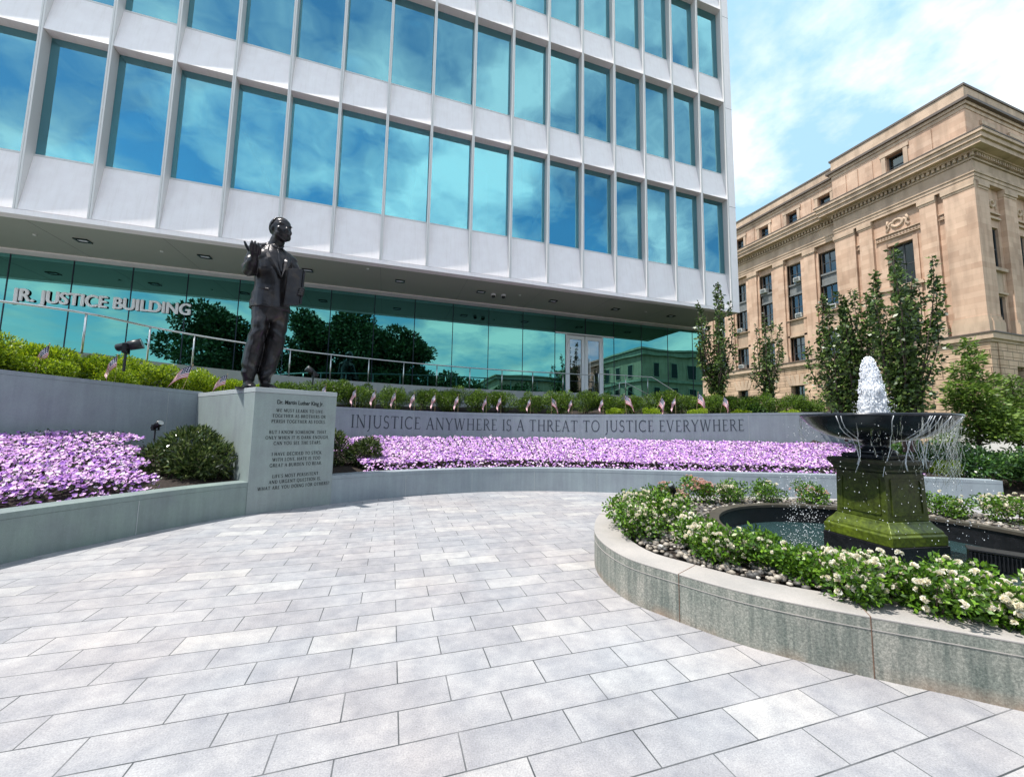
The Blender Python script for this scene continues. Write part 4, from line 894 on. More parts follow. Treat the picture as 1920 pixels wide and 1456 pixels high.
mbw = MB(); inner = ring_wall(mbw, prp, 0.0, 0.30, -0.02, PH - 0.014)
pw = mbw.build('fountain_planter', M['planter']); tag(pw, 'weathered round stone planter wall with streaks, around the roses and fountain', 'planter')
mbc = MB(); inner = ring_wall(mbc, prp, -0.001, 0.34, PH - 0.0135, PH); mbc.build('coping', M['planter_top'], pw, bevel=0.004)
mbl = MB(); ring_wall(mbl, prp, -0.004, 0.02, PH - 0.083, PH - 0.078); mbl.build('coping_line', M['planter_top'], pw)
jm = MB()
for (x, y, mt) in ((2.40, 2.79, 0), (3.115, 1.79, 0), (2.9, 5.0, 0), (4.4, 0.8, 0)):
    i = min(range(len(prp)), key=lambda i: hypot(prp[i].x - x, prp[i].y - y)); q = prp[i]; t = prp[(i + 1) % len(prp)] - prp[i - 1]; t = Vector((t.x, t.y, 0)).normalized(); nn = Vector((-t.y, t.x, 0))
    jm.obox((q.x + nn.x * 0.16, q.y + nn.y * 0.16, PH / 2 + 0.0), t * 0.0025, nn * 0.164, Vector((0, 0, PH / 2 + 0.002))); jm.build('joint', M['rusty_joint'], pw); jm = MB()
pass
# planting soil and pebbles inside
BR = 1.78                                   # pool radius
pool_c = Vector((5.48, 2.88, 0))
nb = len(inner); sm = MB()
for i in range(nb): 
    a = atan2(inner[i][1] - pool_c.y, inner[i][0] - pool_c.x); sm.v += [(inner[i][0], inner[i][1], 0.33), ((inner[i][0] + pool_c.x + BR * cos(a)) / 2, (inner[i][1] + pool_c.y + BR * sin(a)) / 2, 0.395), (pool_c.x + (BR + 0.1) * cos(a), pool_c.y + (BR + 0.1) * sin(a), 0.405)]
for i in range(nb):
    j = (i + 1) % nb
    for k in range(2): sm.f.append((3 * i + k, 3 * j + k, 3 * j + k + 1, 3 * i + k + 1)); sm.m.append(0)
tag(sm.build('planter_soil', M['soil']), kind='structure')
def in_bed(x, y):
    if hypot(x - pool_c.x, y - pool_c.y) < BR + 0.14: return False
    c = False; n = len(inner); j = n - 1
    for i in range(n):
        if (inner[i][1] > y) != (inner[j][1] > y) and x < (inner[j][0] - inner[i][0]) * (y - inner[i][1]) / (inner[j][1] - inner[i][1]) + inner[i][0]: c = not c
        j = i
    return c
# river pebbles
m_, t_, p_, o_ = new_mat('river_pebbles'); g_ = t_.nodes.new('ShaderNodeNewGeometry')
t_.links.new(ramp(t_, g_.outputs['Random Per Island'], [(0, (0.05, 0.05, 0.05)), (0.4, (0.13, 0.12, 0.11)), (0.7, (0.23, 0.20, 0.16)), (0.92, (0.36, 0.32, 0.27)), (1, (0.62, 0.6, 0.55))]), p_.inputs['Base Color']); p_.inputs['Roughness'].default_value = 0.55
M['pebble'] = m_
ph = (1 + 5 ** 0.5) / 2
ico = unit(np.array([(-1, ph, 0), (1, ph, 0), (-1, -ph, 0), (1, -ph, 0), (0, -1, ph), (0, 1, ph), (0, -1, -ph), (0, 1, -ph), (ph, 0, -1), (ph, 0, 1), (-ph, 0, -1), (-ph, 0, 1)], float))
icf = np.array([(0, 11, 5), (0, 5, 1), (0, 1, 7), (0, 7, 10), (0, 10, 11), (1, 5, 9), (5, 11, 4), (11, 10, 2), (10, 7, 6), (7, 1, 8), (3, 9, 4), (3, 4, 2), (3, 2, 6), (3, 6, 8), (3, 8, 9), (4, 9, 5), (2, 4, 11), (6, 2, 10), (8, 6, 7), (9, 8, 1)])
def blobs(P, S):
    """ellipsoid pebbles / drops at P with semi axes S (n,3)"""
    n = len(P); th = rng.random(n) * 6.28; X = ico[None] * S[:, None, :]; c, s = np.cos(th)[:, None], np.sin(th)[:, None]
    Y = np.stack([X[..., 0] * c - X[..., 1] * s, X[..., 0] * s + X[..., 1] * c, X[..., 2]], -1) + P[:, None, :]
    return Y.reshape(-1, 3), (icf[None] + (np.arange(n) * 12)[:, None, None]).reshape(-1, 3)
pts = []
while len(pts) < 4200:
    x, y = rng.uniform(2.2, 9), rng.uniform(0.3, 5.8)
    if in_bed(x, y): pts.append((x, y, 0.385 + rng.random() * 0.03))
P = np.array(pts); S = rng.uniform(0.014, 0.034, (len(P), 1)) * np.array([[1.2, 0.9, 0.7]]) * rng.uniform(0.7, 1.3, (len(P), 3))
V, F = blobs(P, S); tag(np_mesh('pebbles', V, F, M['pebble'], smooth=True), 'mixed grey and tan river pebbles covering the planter soil', 'pebbles', kind='stuff')
# pool
pool = empty('fountain_pool', (pool_c.x, pool_c.y, 0.0)); tag(pool, 'round black stone pool basin around the foot of the fountain', 'pool basin')
M['pool_black'] = simple('polished_black_stone', (0.012, 0.012, 0.014), 0.25, var=0.4, scale=12)
M['pool_rim'] = simple('brown_stone_rim', (0.06, 0.052, 0.04), 0.5, var=0.3, scale=10)
MB().lathe([(BR + 0.12, 0.0), (BR + 0.12, 0.40), (BR + 0.115, 0.402)], 96).lathe([(BR - 0.0, 0.402), (BR, 0.04)], 96).build('basin_wall', M['pool_black'], pool, smooth=False)
MB().lathe([(BR + 0.12, 0.398), (BR + 0.12, 0.435), (BR - 0.02, 0.435), (BR - 0.02, 0.398), (BR + 0.12, 0.398)], 96).build('rim', M['pool_rim'], pool)
mw, tw_, pw_, ow_ = new_mat('pool_water'); pw_.inputs['Base Color'].default_value = (0.025, 0.055, 0.058, 1); pw_.inputs['Roughness'].default_value = 0.08; pw_.inputs['Specular IOR Level'].default_value = 0.6
bump(tw_, pw_, noise(tw_, 14, 4, 0.6), 0.5, 0.03)
MB().add([(pool_c.x + (BR - 0.001) * cos(2 * pi * k / 96), pool_c.y + (BR - 0.001) * sin(2 * pi * k / 96), 0.17) for k in range(96)], [tuple(range(96))]).build('water', mw)
tag(bpy.data.objects['water'], kind='structure')

# ------------------------------------------------------------------ the fountain
fo = empty('fountain', (FC.x, FC.y, 0.0), radians(0)); tag(fo, 'green stained pedestal fountain with a wide dark bowl, in the rose planter', 'fountain')
mg, tg, pg, og = new_mat('mossy_green_bronze')
pg.inputs['Roughness'].default_value = 0.42; pg.inputs['Metallic'].default_value = 0.2
tcg = tg.nodes.new('ShaderNodeTexCoord'); sg3 = tg.nodes.new('ShaderNodeSeparateXYZ'); tg.links.new(tcg.outputs['Object'], sg3.inputs[0])
n3 = noise(tg, 5, 6, 0.65); add = tg.nodes.new('ShaderNodeMath'); add.operation = 'MULTIPLY_ADD'; tg.links.new(n3, add.inputs[0]); add.inputs[1].default_value = 0.5; zsc = tg.nodes.new('ShaderNodeMath'); zsc.operation = 'MULTIPLY'; zsc.inputs[1].default_value = 0.55; tg.links.new(sg3.outputs[2], zsc.inputs[0]); tg.links.new(zsc.outputs[0], add.inputs[2])
moss = ramp(tg, add.outputs[0], [(0.42, (0.12, 0.165, 0.010)), (0.66, (0.055, 0.08, 0.010)), (0.85, (0.035, 0.045, 0.010)), (0.98, (0.022, 0.022, 0.014))])
tg.links.new(mixc(tg, 0.7, moss, ramp(tg, noise(tg, 26, 5), [(0.3, (0.35, 0.35, 0.35)), (0.7, (1.8, 1.75, 1.5))]), 'MULTIPLY'), pg.inputs['Base Color']); bump(tg, pg, noise(tg, 30, 5), 0.35, 0.01)
M['moss'] = mg
M['bowl'] = simple('dark_bowl_iron', (0.018, 0.022, 0.03), 0.22, 0.3, var=0.4, scale=8, bmp=0.15, bscale=20)
def sq(r, z, rot=radians(-68), cham=0.0):   # square section ring
    return [((r * 1.4142) * cos(rot + pi / 4 + k * pi / 2), (r * 1.4142) * sin(rot + pi / 4 + k * pi / 2), z) for k in range(4)]
def sqstack(prof, name, mat, rot, bev=0.006):
    m2 = MB()
    for r_, z_ in prof: m2.v += sq(r_, z_, rot)
    for i in range(len(prof) - 1):
        for k in range(4): m2.f.append((4 * i + k, 4 * i + (k + 1) % 4, 4 * i + 4 + (k + 1) % 4, 4 * i + 4 + k)); m2.m.append(0)
    e = 4 * (len(prof) - 1); m2.f += [(3, 2, 1, 0), (e, e + 1, e + 2, e + 3)]; m2.m += [0, 0]
    return m2.build(name, mat, fo, bevel=bev)
RT = radians(-8)
sqstack([(0.36, 0.02), (0.36, 0.448)], 'footing', M['pool_black'], RT)
sqstack([(0.352, 0.45), (0.352, 0.545), (0.338, 0.56), (0.335, 0.58), (0.322, 0.60), (0.30, 0.625), (0.283, 0.65), (0.272, 0.675)], 'plinth', M['moss'], RT)
sqstack([(0.263, 0.677), (0.254, 1.165)], 'shaft', M['moss'], RT)
sqstack([(0.262, 1.167), (0.275, 1.185), (0.272, 1.20), (0.288, 1.225), (0.308, 1.255), (0.312, 1.295), (0.30, 1.305)], 'cornice', M['moss'], RT)
# raised panel frames on the four faces
for k in range(4):
    a = RT + k * pi / 2 ; nx, ny = cos(a), sin(a); tx, ty = -ny, nx; fm2 = MB()
    def fpnt(u, z, o_): 
        rr = 0.263 + (0.254 - 0.263) * (z - 0.677) / (1.165 - 0.677); return Vector((nx * (rr + o_) + tx * u, ny * (rr + o_) + ty * u, z))
    def bar(u0, z0, u1, z1):
        p0, p1 = fpnt(u0, z0, 0.002), fpnt(u1, z1, 0.002); d = (p1 - p0); l_ = d.length / 2; d.normalize(); nrm = Vector((nx, ny, 0.018)).normalized(); c_ = d.cross(nrm)
        fm2.obox((p0 + p1) / 2, d * (l_ + 0.008), nrm * 0.007, c_ * 0.009)
    bar(-0.195, 0.745, 0.195, 0.745); bar(-0.19, 1.10, 0.19, 1.10); bar(-0.195, 0.755, -0.19, 1.09); bar(0.195, 0.755, 0.19, 1.09)
    fm2.build('panel_moulding', M['moss'], fo)
sqstack([(0.215, 1.307), (0.215, 1.345), (0.20, 1.355)], 'bowl_step', M['bowl'], RT)
MB().lathe([(0.17, 1.355), (0.185, 1.37), (0.165, 1.395), (0.125, 1.415), (0.11, 1.44), (0.125, 1.465), (0.17, 1.49), (0.22, 1.505)], 48).build('stem', M['bowl'], fo, smooth=True)
MB().lathe([(0.0, 1.49), (0.18, 1.492), (0.32, 1.515), (0.44, 1.56), (0.54, 1.62), (0.60, 1.675), (0.635, 1.72), (0.66, 1.748), (0.675, 1.765), (0.672, 1.785), (0.64, 1.79), (0.61, 1.77), (0.5, 1.68), (0.3, 1.59), (0.0, 1.56)], 96).build('bowl', M['bowl'], fo, smooth=True)
# ------------------------------------------------------------------ water in the air
mt, tt, pt, ot = new_mat('white_water')
pt.inputs['Base Color'].default_value = (0.97, 0.98, 1.0, 1); pt.inputs['Roughness'].default_value = 0.25
trn = nd(tt, 'ShaderNodeBsdfTranslucent'); trn.inputs[0].default_value = (0.9, 0.94, 1, 1); tp = nd(tt, 'ShaderNodeBsdfTransparent')
m1 = tt.nodes.new('ShaderNodeMixShader'); m1.inputs[0].default_value = 0.45; tt.links.new(pt.outputs[0], m1.inputs[1]); tt.links.new(trn.outputs[0], m1.inputs[2])
m2n = tt.nodes.new('ShaderNodeMixShader'); m2n.inputs[0].default_value = 0.06; tt.links.new(m1.outputs[0], m2n.inputs[1]); tt.links.new(tp.outputs[0], m2n.inputs[2]); tt.links.new(m2n.outputs[0], ot.inputs[0])
M['foam'] = mt
mt2, tt2, pt2, ot2 = new_mat('clear_water'); tt2.nodes.remove(pt2)
gl2 = nd(tt2, 'ShaderNodeBsdfGlossy', Roughness=0.08); gl2.inputs[0].default_value = (0.9, 0.97, 0.95, 1); tp2 = nd(tt2, 'ShaderNodeBsdfTransparent'); tl2 = nd(tt2, 'ShaderNodeBsdfTranslucent'); tl2.inputs[0].default_value = (0.7, 0.78, 0.72, 1)
mm = tt2.nodes.new('ShaderNodeMixShader'); mm.inputs[0].default_value = 0.35; tt2.links.new(gl2.outputs[0], mm.inputs[1]); tt2.links.new(tl2.outputs[0], mm.inputs[2])
mm2 = tt2.nodes.new('ShaderNodeMixShader'); mm2.inputs[0].default_value = 0.55; tt2.links.new(mm.outputs[0], mm2.inputs[1]); tt2.links.new(tp2.outputs[0], mm2.inputs[2]); tt2.links.new(mm2.outputs[0], ot2.inputs[0])
M['clear'] = mt2
VV, FF = [], []; off_ = 0
def addm(V, F):
    global off_
    VV.append(V); FF.append(F + off_); off_ += len(V)
# jet: many overlapping ragged lumps, wide at the foot and broken at the top
nh, na = 150, 96; V = []
from mathutils import noise as mnoise
for lay, (rk, ht) in enumerate(((1.0, 0.70), (0.72, 0.745))):
    V = []
    for i in range(nh + 1):
        h = i / nh; r0 = (0.118 * (1 - h) ** 0.42 * (1 - 0.15 * h)) * rk + 0.004
        for j in range(na):
            t = 2 * pi * j / na; q = Vector((cos(t) * 2.4, sin(t) * 2.4, h * 5.0 + lay * 9)); f_ = mnoise.fractal(q, 0.9, 2.1, 5) ; f2 = mnoise.noise(Vector((cos(t) * 9, sin(t) * 9, h * 16 + lay * 5)))
            r = max(0.002, r0 * (1 + 0.30 * f_ + 0.22 * f2)); V.append((FC.x + r * cos(t) - 0.03 * h * h + 0.012 * sin(9 * h), FC.y + r * sin(t) + 0.012 * sin(7 * h + 1), 1.70 + ht * h + 0.02 * f_))
    F = [(i * na + j, i * na + (j + 1) % na, (i + 1) * na + (j + 1) % na, (i + 1) * na + j) for i in range(nh) for j in range(na)]
    V = np.array(V); F = np.array(F); addm(V, np.concatenate([F[:, [0, 1, 2]], F[:, [0, 2, 3]]]))
n = 900; h = rng.random(n) ** 0.8; r0 = 0.122 * (1 - h) ** 0.42 + 0.012; ang = rng.random(n) * 6.283; rr = r0 * rng.uniform(0.85, 1.12, n)
P = np.stack([rr * np.cos(ang) - 0.03 * h ** 2, rr * np.sin(ang), 1.72 + 0.72 * h], 1) + np.array([FC.x, FC.y, 0]); V, F = blobs(P, rng.uniform(0.003, 0.008, (n, 1)) * np.array([[0.8, 0.8, 2.2]])); addm(V, F)
n = 700; h = rng.random(n); ang = rng.random(n) * 6.283; rr = (0.11 + 0.10 * rng.random(n) ** 2) * (1.1 - h) + 0.01
P = np.stack([rr * np.cos(ang), rr * np.sin(ang), 1.74 + 0.70 * h], 1) + np.array([FC.x, FC.y, 0]); V, F = blobs(P, rng.uniform(0.002, 0.005, (n, 1)) * np.ones((1, 3))); addm(V, F)
jet = np_mesh('water_jet', np.concatenate(VV), np.concatenate(FF), M['foam'], smooth=True); tag(jet, 'white foaming water jet shooting up from the fountain bowl', 'water jet', kind='stuff')
VV, FF = [], []; off_ = 0
rho_ = Vector((0.48, -0.877, 0)); kp = Vector((-0.877, -0.48, 0))       # across and towards the plaza
def strands(a_lo, a_hi, num, zend, spread, wid, R0=0.665, wob=0.02):
    """falling water strands from the rim between two angles"""
    for _ in range(num):
        a = rng.uniform(a_lo, a_hi); r_ = R0 + rng.normal() * 0.008; z = 1.765; x0, y0 = FC.x + r_ * cos(a), FC.y + r_ * sin(a)
        seg = 14; ze = zend + rng.random() * 0.25; pts = []; ph_ = rng.random() * 6; out_v = spread * rng.uniform(0.4, 1.1)
        brk = rng.random() * 0.5 + 0.4
        for i in range(seg + 1):
            t = i / seg; zz_ = z - (z - ze) * t; q = math.sqrt(t); pts.append(np.array([x0 + cos(a) * out_v * q + wob * sin(ph_ + t * 9) * t, y0 + sin(a) * out_v * q + wob * cos(ph_ * 1.7 + t * 8) * t, zz_]))
        w0 = wid * rng.uniform(0.4, 1.3); tx_, ty_ = -sin(a), cos(a); V = []
        for i, p in enumerate(pts):
            ww = w0 * (1 - 0.5 * i / seg) * (0.6 + 0.5 * math.sin(ph_ + i * 1.7)); V += [p + np.array([tx_ * ww, ty_ * ww, 0]), p + np.array([cos(a) * 0.003, sin(a) * 0.003, 0]), p - np.array([tx_ * ww, ty_ * ww, 0])]
        F = []
        for i in range(seg):
            if rng.random() < 0.10 + 0.35 * i / seg: continue
            for k in range(2): F.append((3 * i + k, 3 * i + k + 1, 3 * i + 4 + k, 3 * i + 3 + k))
        if F: addm(np.array(V), np.array(F))
aR = atan2(rho_.y, rho_.x)
strands(aR - 1.05, aR + 0.25, 75, 1.0, -0.12, 0.0055, R0=0.66, wob=0.04)        # curtain on the right-hand side
strands(aR + pi - 0.35, aR + pi + 0.35, 12, 1.35, 0.02, 0.006)
strands(aR - 1.9, aR - 1.2, 14, 1.2, -0.25, 0.006, wob=0.02)
n = 3000; a = rng.uniform(aR - 1.15, aR + 0.3, n); t = rng.random(n); r_ = 0.665 - 0.13 * np.sqrt(t) + rng.normal(size=n) * (0.012 + 0.03 * t)
P = np.stack([FC.x + r_ * np.cos(a), FC.y + r_ * np.sin(a), 1.76 - 0.72 * t], 1); V, F = blobs(P, rng.uniform(0.0014, 0.0036, (n, 1)) * np.array([[1, 1, 4.5]])); addm(V, np.concatenate([F, F[:, 2:3]], 1))
curt = np_mesh('falling_water', np.concatenate(VV), np.concatenate(FF), M['clear'], smooth=True); tag(curt, 'thin curtain and threads of water falling from the rim of the bowl', 'falling water', kind='stuff')
VV, FF = [], []; off_ = 0
# threads that cling to the underside of the bowl
tb = MB()
for k in range(10):
    a = atan2(kp.y, kp.x) + rng.uniform(-0.55, 1.15); pts = []
    for i in range(9):
        t = i / 8; r_ = np.interp(t, [0, .12, .3, .5, 1], [0.68, 0.64, 0.56, 0.42, 0.40]); z_ = np.interp(t, [0, .12, .3, .5, 1], [1.775, 1.722, 1.625, 1.548, 1.25 + 0.1 * sin(k)]); aa = a + 0.12 * sin(k + t * 6) * t
        pts.append((FC.x + (r_ + 0.012) * cos(aa), FC.y + (r_ + 0.012) * sin(aa), z_ - 0.018))
    tb.tube(pts, [0.0022 + 0.0045 * rng.random() * (0.4 + 0.6 * (k % 3 == 0)) for _ in pts], 5)
tag(tb.build('water_thread', M['foam'], None, smooth=True), 'white threads of water running down under the bowl', 'water threads', kind='stuff')
n = 1100; a = rng.random(n) * 6.283; r_ = 0.30 + 0.55 * rng.random(n); zz_ = 0.25 + 1.45 * rng.random(n) ** 0.8
P = np.stack([FC.x + r_ * np.cos(a), FC.y + r_ * np.sin(a), zz_], 1); S = rng.uniform(0.0014, 0.0044, (n, 1)) * np.array([[1, 1, 1.6]]); V, F = blobs(P, S); addm(V, F)
n = 500; P = np.stack([FC.x - rho_.x * rng.uniform(0.5, 0.95, n) + rng.normal(size=n) * 0.05, FC.y - rho_.y * rng.uniform(0.5, 0.95, n) + rng.normal(size=n) * 0.05, 0.2 + 0.9 * rng.random(n) ** 1.6], 1); V, F = blobs(P, rng.uniform(0.002, 0.006, (n, 1)) * np.ones((1, 3))); addm(V, F)
tag(np_mesh('water_drops', np.concatenate(VV), np.concatenate(FF), M['foam'], smooth=True), 'scattered bright water drops splashing round the fountain', 'water drops', kind='stuff')
# finned flood light standing in the pool and small spot lights
def finned_light(loc, rz, label):
    r_ = empty('flood_light', loc, rz); tag(r_, label, 'flood light')
    MB().box(-0.17, 0.17, -0.05, 0.08, 0.0, 0.15).build('housing', M['black'], r_, bevel=0.01)
    f_ = MB()
    for i in range(15): f_.box(-0.16 + i * 0.0225, -0.153 + i * 0.0225, -0.075, -0.051, 0.03, 0.165)
    f_.box(-0.175, 0.175, -0.08, 0.09, 0.166, 0.18); f_.build('cooling_fins', M['black'], r_)
    MB().box(-0.02, 0.02, -0.02, 0.02, -0.14, 0.0).build('stem', M['black'], r_)
    return r_
finned_light((5.12, 2.0, 0.40), radians(-62), 'black finned flood light in the pool right of the fountain foot')
finned_light((4.55, 2.2, 0.22), radians(-62), 'black box light low in the pool at the foot of the fountain')
def spot(loc, rz, tilt, label, s=1.0):
    r_ = empty('spotlight', loc, rz); r_.scale = (s, s, s); tag(r_, label, 'spotlight')
    MB().tube([(0, 0, -0.25), (0, 0, 0.02)], 0.014, 8).build('stake', M['black'], r_)
    d = Vector((cos(tilt), 0, sin(tilt))); c_ = Vector((0, 0, 0.06))
    MB().tube([c_ - d * 0.10, c_ - d * 0.085, c_ + d * 0.02, c_ + d * 0.025, c_ + d * 0.15], [0.03, 0.045, 0.05, 0.058, 0.064], 16).build('housing', M['black'], r_, smooth=True)
    MB().tube([c_ + d * 0.14, c_ + d * 0.152], [0.055, 0.055], 16).build('lens', M['steel'], r_)
    MB().box(-0.02, 0.02, -0.07, -0.055, -0.02, 0.09).box(-0.02, 0.02, 0.055, 0.07, -0.02, 0.09).box(-0.02, 0.02, -0.07, 0.07, -0.03, -0.015).build('bracket', M['black'], r_)
    return r_
spot((-4.75, 9.15, 2.88), radians(12), radians(20), 'large black floodlight on a stake above the left hedge, aimed at the statue', 1.55)
spot((-2.05, 12.3, 2.92), radians(200), radians(35), 'black floodlight standing behind the statue in the dark hedge', 1.5)
spot((-4.15, 9.1, 1.42), radians(-30), radians(30), 'small black spotlight in the shrub left of the pedestal', 0.9)
spot((3.45, 4.05, 0.80), radians(190), radians(55), 'small black spotlight among the white roses at the left of the planter', 0.55)

# ------------------------------------------------------------------ flowers
def petunias(name, s0, s1, n, label, zf, zb, dmin=0.28, dmax=3.0, skip=None):
    s = rng.uniform(s0, s1, n); d = dmin + (dmax - dmin) * rng.random(n); P = []; 
    for i in range(n):
        q, g_, nn = low.at(s[i]); t = (d[i] - 0.3) / 2.8
        lum = 0.5 + 0.5 * sin(s[i] * 2.1 + 1.3 * sin(d[i] * 2.3)) * sin(s[i] * 5.3 + d[i] * 4)
        z = zf + (zb - zf) * min(1, t * 1.08) + 0.14 * min(1, max(0, d[i] - 0.30) / 0.25) + 0.05 * lum - (0.22 if d[i] < dmin + 0.18 else 0) * rng.random()
        if skip and skip(s[i], d[i]): continue
        P.append((q.x + nn.x * d[i], q.y + nn.y * d[i], z + rng.normal() * 0.018))
    P = np.array(P); n = len(P)
    R_ = rng.uniform(0.020, 0.034, (n, 1)); Nn = unit(np.array([-0.1, -0.45, 0.75]) + rng.normal(size=(n, 3)) * 0.34); A = unit(np.cross(Nn, rng.normal(size=(n, 3)))); C = np.cross(Nn, A)
    V = [P - Nn * R_ * 0.45]
    for k in range(6):
        t = 2 * pi * k / 6; V.append(P + (A * cos(t) + C * sin(t)) * R_ * (1 + 0.14 * (-1) ** k) + Nn * R_ * 0.1 * (-1) ** k)
    V = np.stack(V, 1).reshape(-1, 3); b = (np.arange(n) * 7)[:, None, None]; F = (np.array([(0, 1 + k, 1 + (k + 1) % 6) for k in range(6)])[None] + b).reshape(-1, 3)
    o = np_mesh(name, V, F, M['petunia']); tag(o, label, 'flower bed', kind='stuff')
    m = int(n * 1.6); L2 = P[rng.integers(0, len(P), m)] - np.array([0, 0, 0.03]) + rng.normal(size=(m, 3)) * 0.024; LV, LF = leaf_quads(L2, rng.normal(size=(m, 3)) * np.array([1, 1, 0.6]) + np.array([0, 0, 0.2]), rng.uniform(0.03, 0.06, m), 0.022)
    np_mesh('leaves', LV, LF, M['petunia_leaf'], o)
sRh0 = low.near(-3.35, 6.7)
def skipL(s, d): return s > low.near(-3.2, 6.9) + 0.2 + 0.55 * (d / 3.0) - 0.1 * sin(d * 9)
petunias('petunia_bed', 1.5, sPL - 0.3, 17000, 'mass of lilac petunias behind the low wall left of the pedestal', 0.50, 1.16, skip=skipL)
petunias('petunia_bed', sPR + 0.75, low.near(12.2, 5.5), 33000, 'long bank of lilac petunias under the carved sentence', 0.50, 1.02, 0.34, 3.05)
petunias('petunia_bed', sPR + 0.25, sPR + 0.95, 420, 'lilac petunias behind the shrub beside the pedestal', 0.75, 1.05, 1.9, 3.05)

# ------------------------------------------------------------------ shrubs
def shrub(name, lumps, n, mat, L_, W_, label, cat, loc, group=None, up=0.35, inner=0.55, stems=True, rnd=0.7, fold=0.15):
    r_ = empty(name, loc); tag(r_, label, cat, group)
    P, D = cloud(lumps, n, inner, up, rnd); P = P[P[:, 2] > -0.05] if True else P; D = D[:len(P)]
    V, F = leaf_quads(P, D, rng.uniform(L_ * 0.6, L_ * 1.2, len(P)), W_, fold); np_mesh('foliage', V, F, mat, r_)
    if stems:
        sm_ = MB()
        for k in range(7):
            l_ = lumps[rng.integers(0, len(lumps))]; sm_.tube([(rng.normal() * 0.04, rng.normal() * 0.04, -0.12), (l_[0] * 0.5, l_[1] * 0.5, l_[2] * 0.5), (l_[0], l_[1], l_[2])], [0.016, 0.011, 0.005], 5)
        sm_.build('stems', M['bark'], r_)
    return r_
def lump_set(rx, ry, h, n, r):
    out_ = []
    for k in range(n):
        a = rng.random() * 6.283; q = math.sqrt(rng.random()) * 0.75; out_.append((rx * q * cos(a), ry * q * sin(a), h * rng.uniform(0.35, 0.85), r * rng.uniform(0.7, 1.2), r * rng.uniform(0.7, 1.2), r * rng.uniform(0.6, 1.0)))
    out_.append((0, 0, h * 0.45, rx * 0.8, ry * 0.8, h * 0.5)); return out_
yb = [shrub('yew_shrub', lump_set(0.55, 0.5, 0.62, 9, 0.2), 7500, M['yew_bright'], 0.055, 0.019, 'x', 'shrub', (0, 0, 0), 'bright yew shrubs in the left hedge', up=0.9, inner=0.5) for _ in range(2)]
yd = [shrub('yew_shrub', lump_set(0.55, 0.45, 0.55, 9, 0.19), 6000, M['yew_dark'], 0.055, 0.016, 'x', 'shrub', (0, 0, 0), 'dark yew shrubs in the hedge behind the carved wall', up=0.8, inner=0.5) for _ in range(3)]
bright = [(-7.1, 7.9, 2.30, 1.0, 'bright yew shrub at the far left end of the hedge'), (-6.75, 8.9, 2.36, 1.0, 'bright yew shrub between the frame edge and the first flag'), (-6.35, 9.75, 2.30, 1.02, 'bright yew shrub just behind the leftmost flag'), (-5.85, 10.45, 2.26, 1.0, 'bright yew shrub below the large floodlight'),
          (-5.3, 11.05, 2.22, 0.98, 'bright yew shrub between the second and third flag'), (-4.65, 11.5, 2.15, 0.95, 'bright yew shrub behind the tilted third flag'), (-3.95, 11.9, 2.08, 0.9, 'bright yew shrub beside the statue, behind the fourth flag'), (-3.2, 12.2, 2.02, 0.85, 'bright yew shrub hidden partly by the statue legs'), (-6.0, 9.4, 2.2, 0.75, 'low bright yew shrub in front of its neighbours near the first flag'), (-5.4, 10.2, 2.16, 0.72, 'low bright yew shrub in front, near the second flag')]
bright = [(x, y, z - 0.08, s * 1.22, l) for x, y, z, s, l in bright]
for i, (x, y, z, s, l) in enumerate(bright):
    src = yb[i % 2]
    if i < 2: o = src; o.location = (x, y, z); o.scale = (s,) * 3; o['label'] = l
    else: copy_tree(src, (x, y, z), rng.random() * 6, s, l)
words = ['right of the statue feet, with yellow tips', 'beside the floodlight behind the statue', 'above the letters INJU', 'above the end of INJUSTICE', 'between INJUSTICE and ANYWHERE', 'above the start of ANYWHERE', 'above the middle of ANYWHERE', 'above the word IS', 'above the word THREAT',
         'below the entrance doors', 'right of the doors, above TO', 'above the start of JUSTICE', 'above the end of JUSTICE', 'where the steps rail begins to fall', 'above the start of EVERYWHERE', 'by the foot of the sloping rail', 'near the leftmost young tree', 'between the two slim young trees', 'behind the second slim tree']
s_a = upp.near(-2.3, 11.6); s_b = upp.near(13.0, 9.0); nn_ = len(words); first = [True] * 3
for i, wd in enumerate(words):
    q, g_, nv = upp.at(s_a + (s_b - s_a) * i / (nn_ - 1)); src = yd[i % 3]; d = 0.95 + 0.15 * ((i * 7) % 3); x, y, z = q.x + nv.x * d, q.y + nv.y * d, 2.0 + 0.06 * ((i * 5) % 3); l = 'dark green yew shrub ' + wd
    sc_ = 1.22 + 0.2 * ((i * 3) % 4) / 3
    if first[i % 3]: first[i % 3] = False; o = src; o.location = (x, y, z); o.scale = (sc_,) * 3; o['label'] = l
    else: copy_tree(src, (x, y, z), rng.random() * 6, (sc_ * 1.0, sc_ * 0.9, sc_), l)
# a few sunlit low junipers in front of the dark ones, to the right
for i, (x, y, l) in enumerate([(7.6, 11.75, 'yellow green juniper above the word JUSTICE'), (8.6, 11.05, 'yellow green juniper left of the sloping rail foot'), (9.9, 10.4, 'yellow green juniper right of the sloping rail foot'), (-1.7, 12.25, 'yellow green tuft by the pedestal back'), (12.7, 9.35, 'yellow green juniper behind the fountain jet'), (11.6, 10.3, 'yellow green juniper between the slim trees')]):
    copy_tree(yb[i % 2], (x, y, 1.86), rng.random() * 6, (0.75, 0.7, 0.62), l)
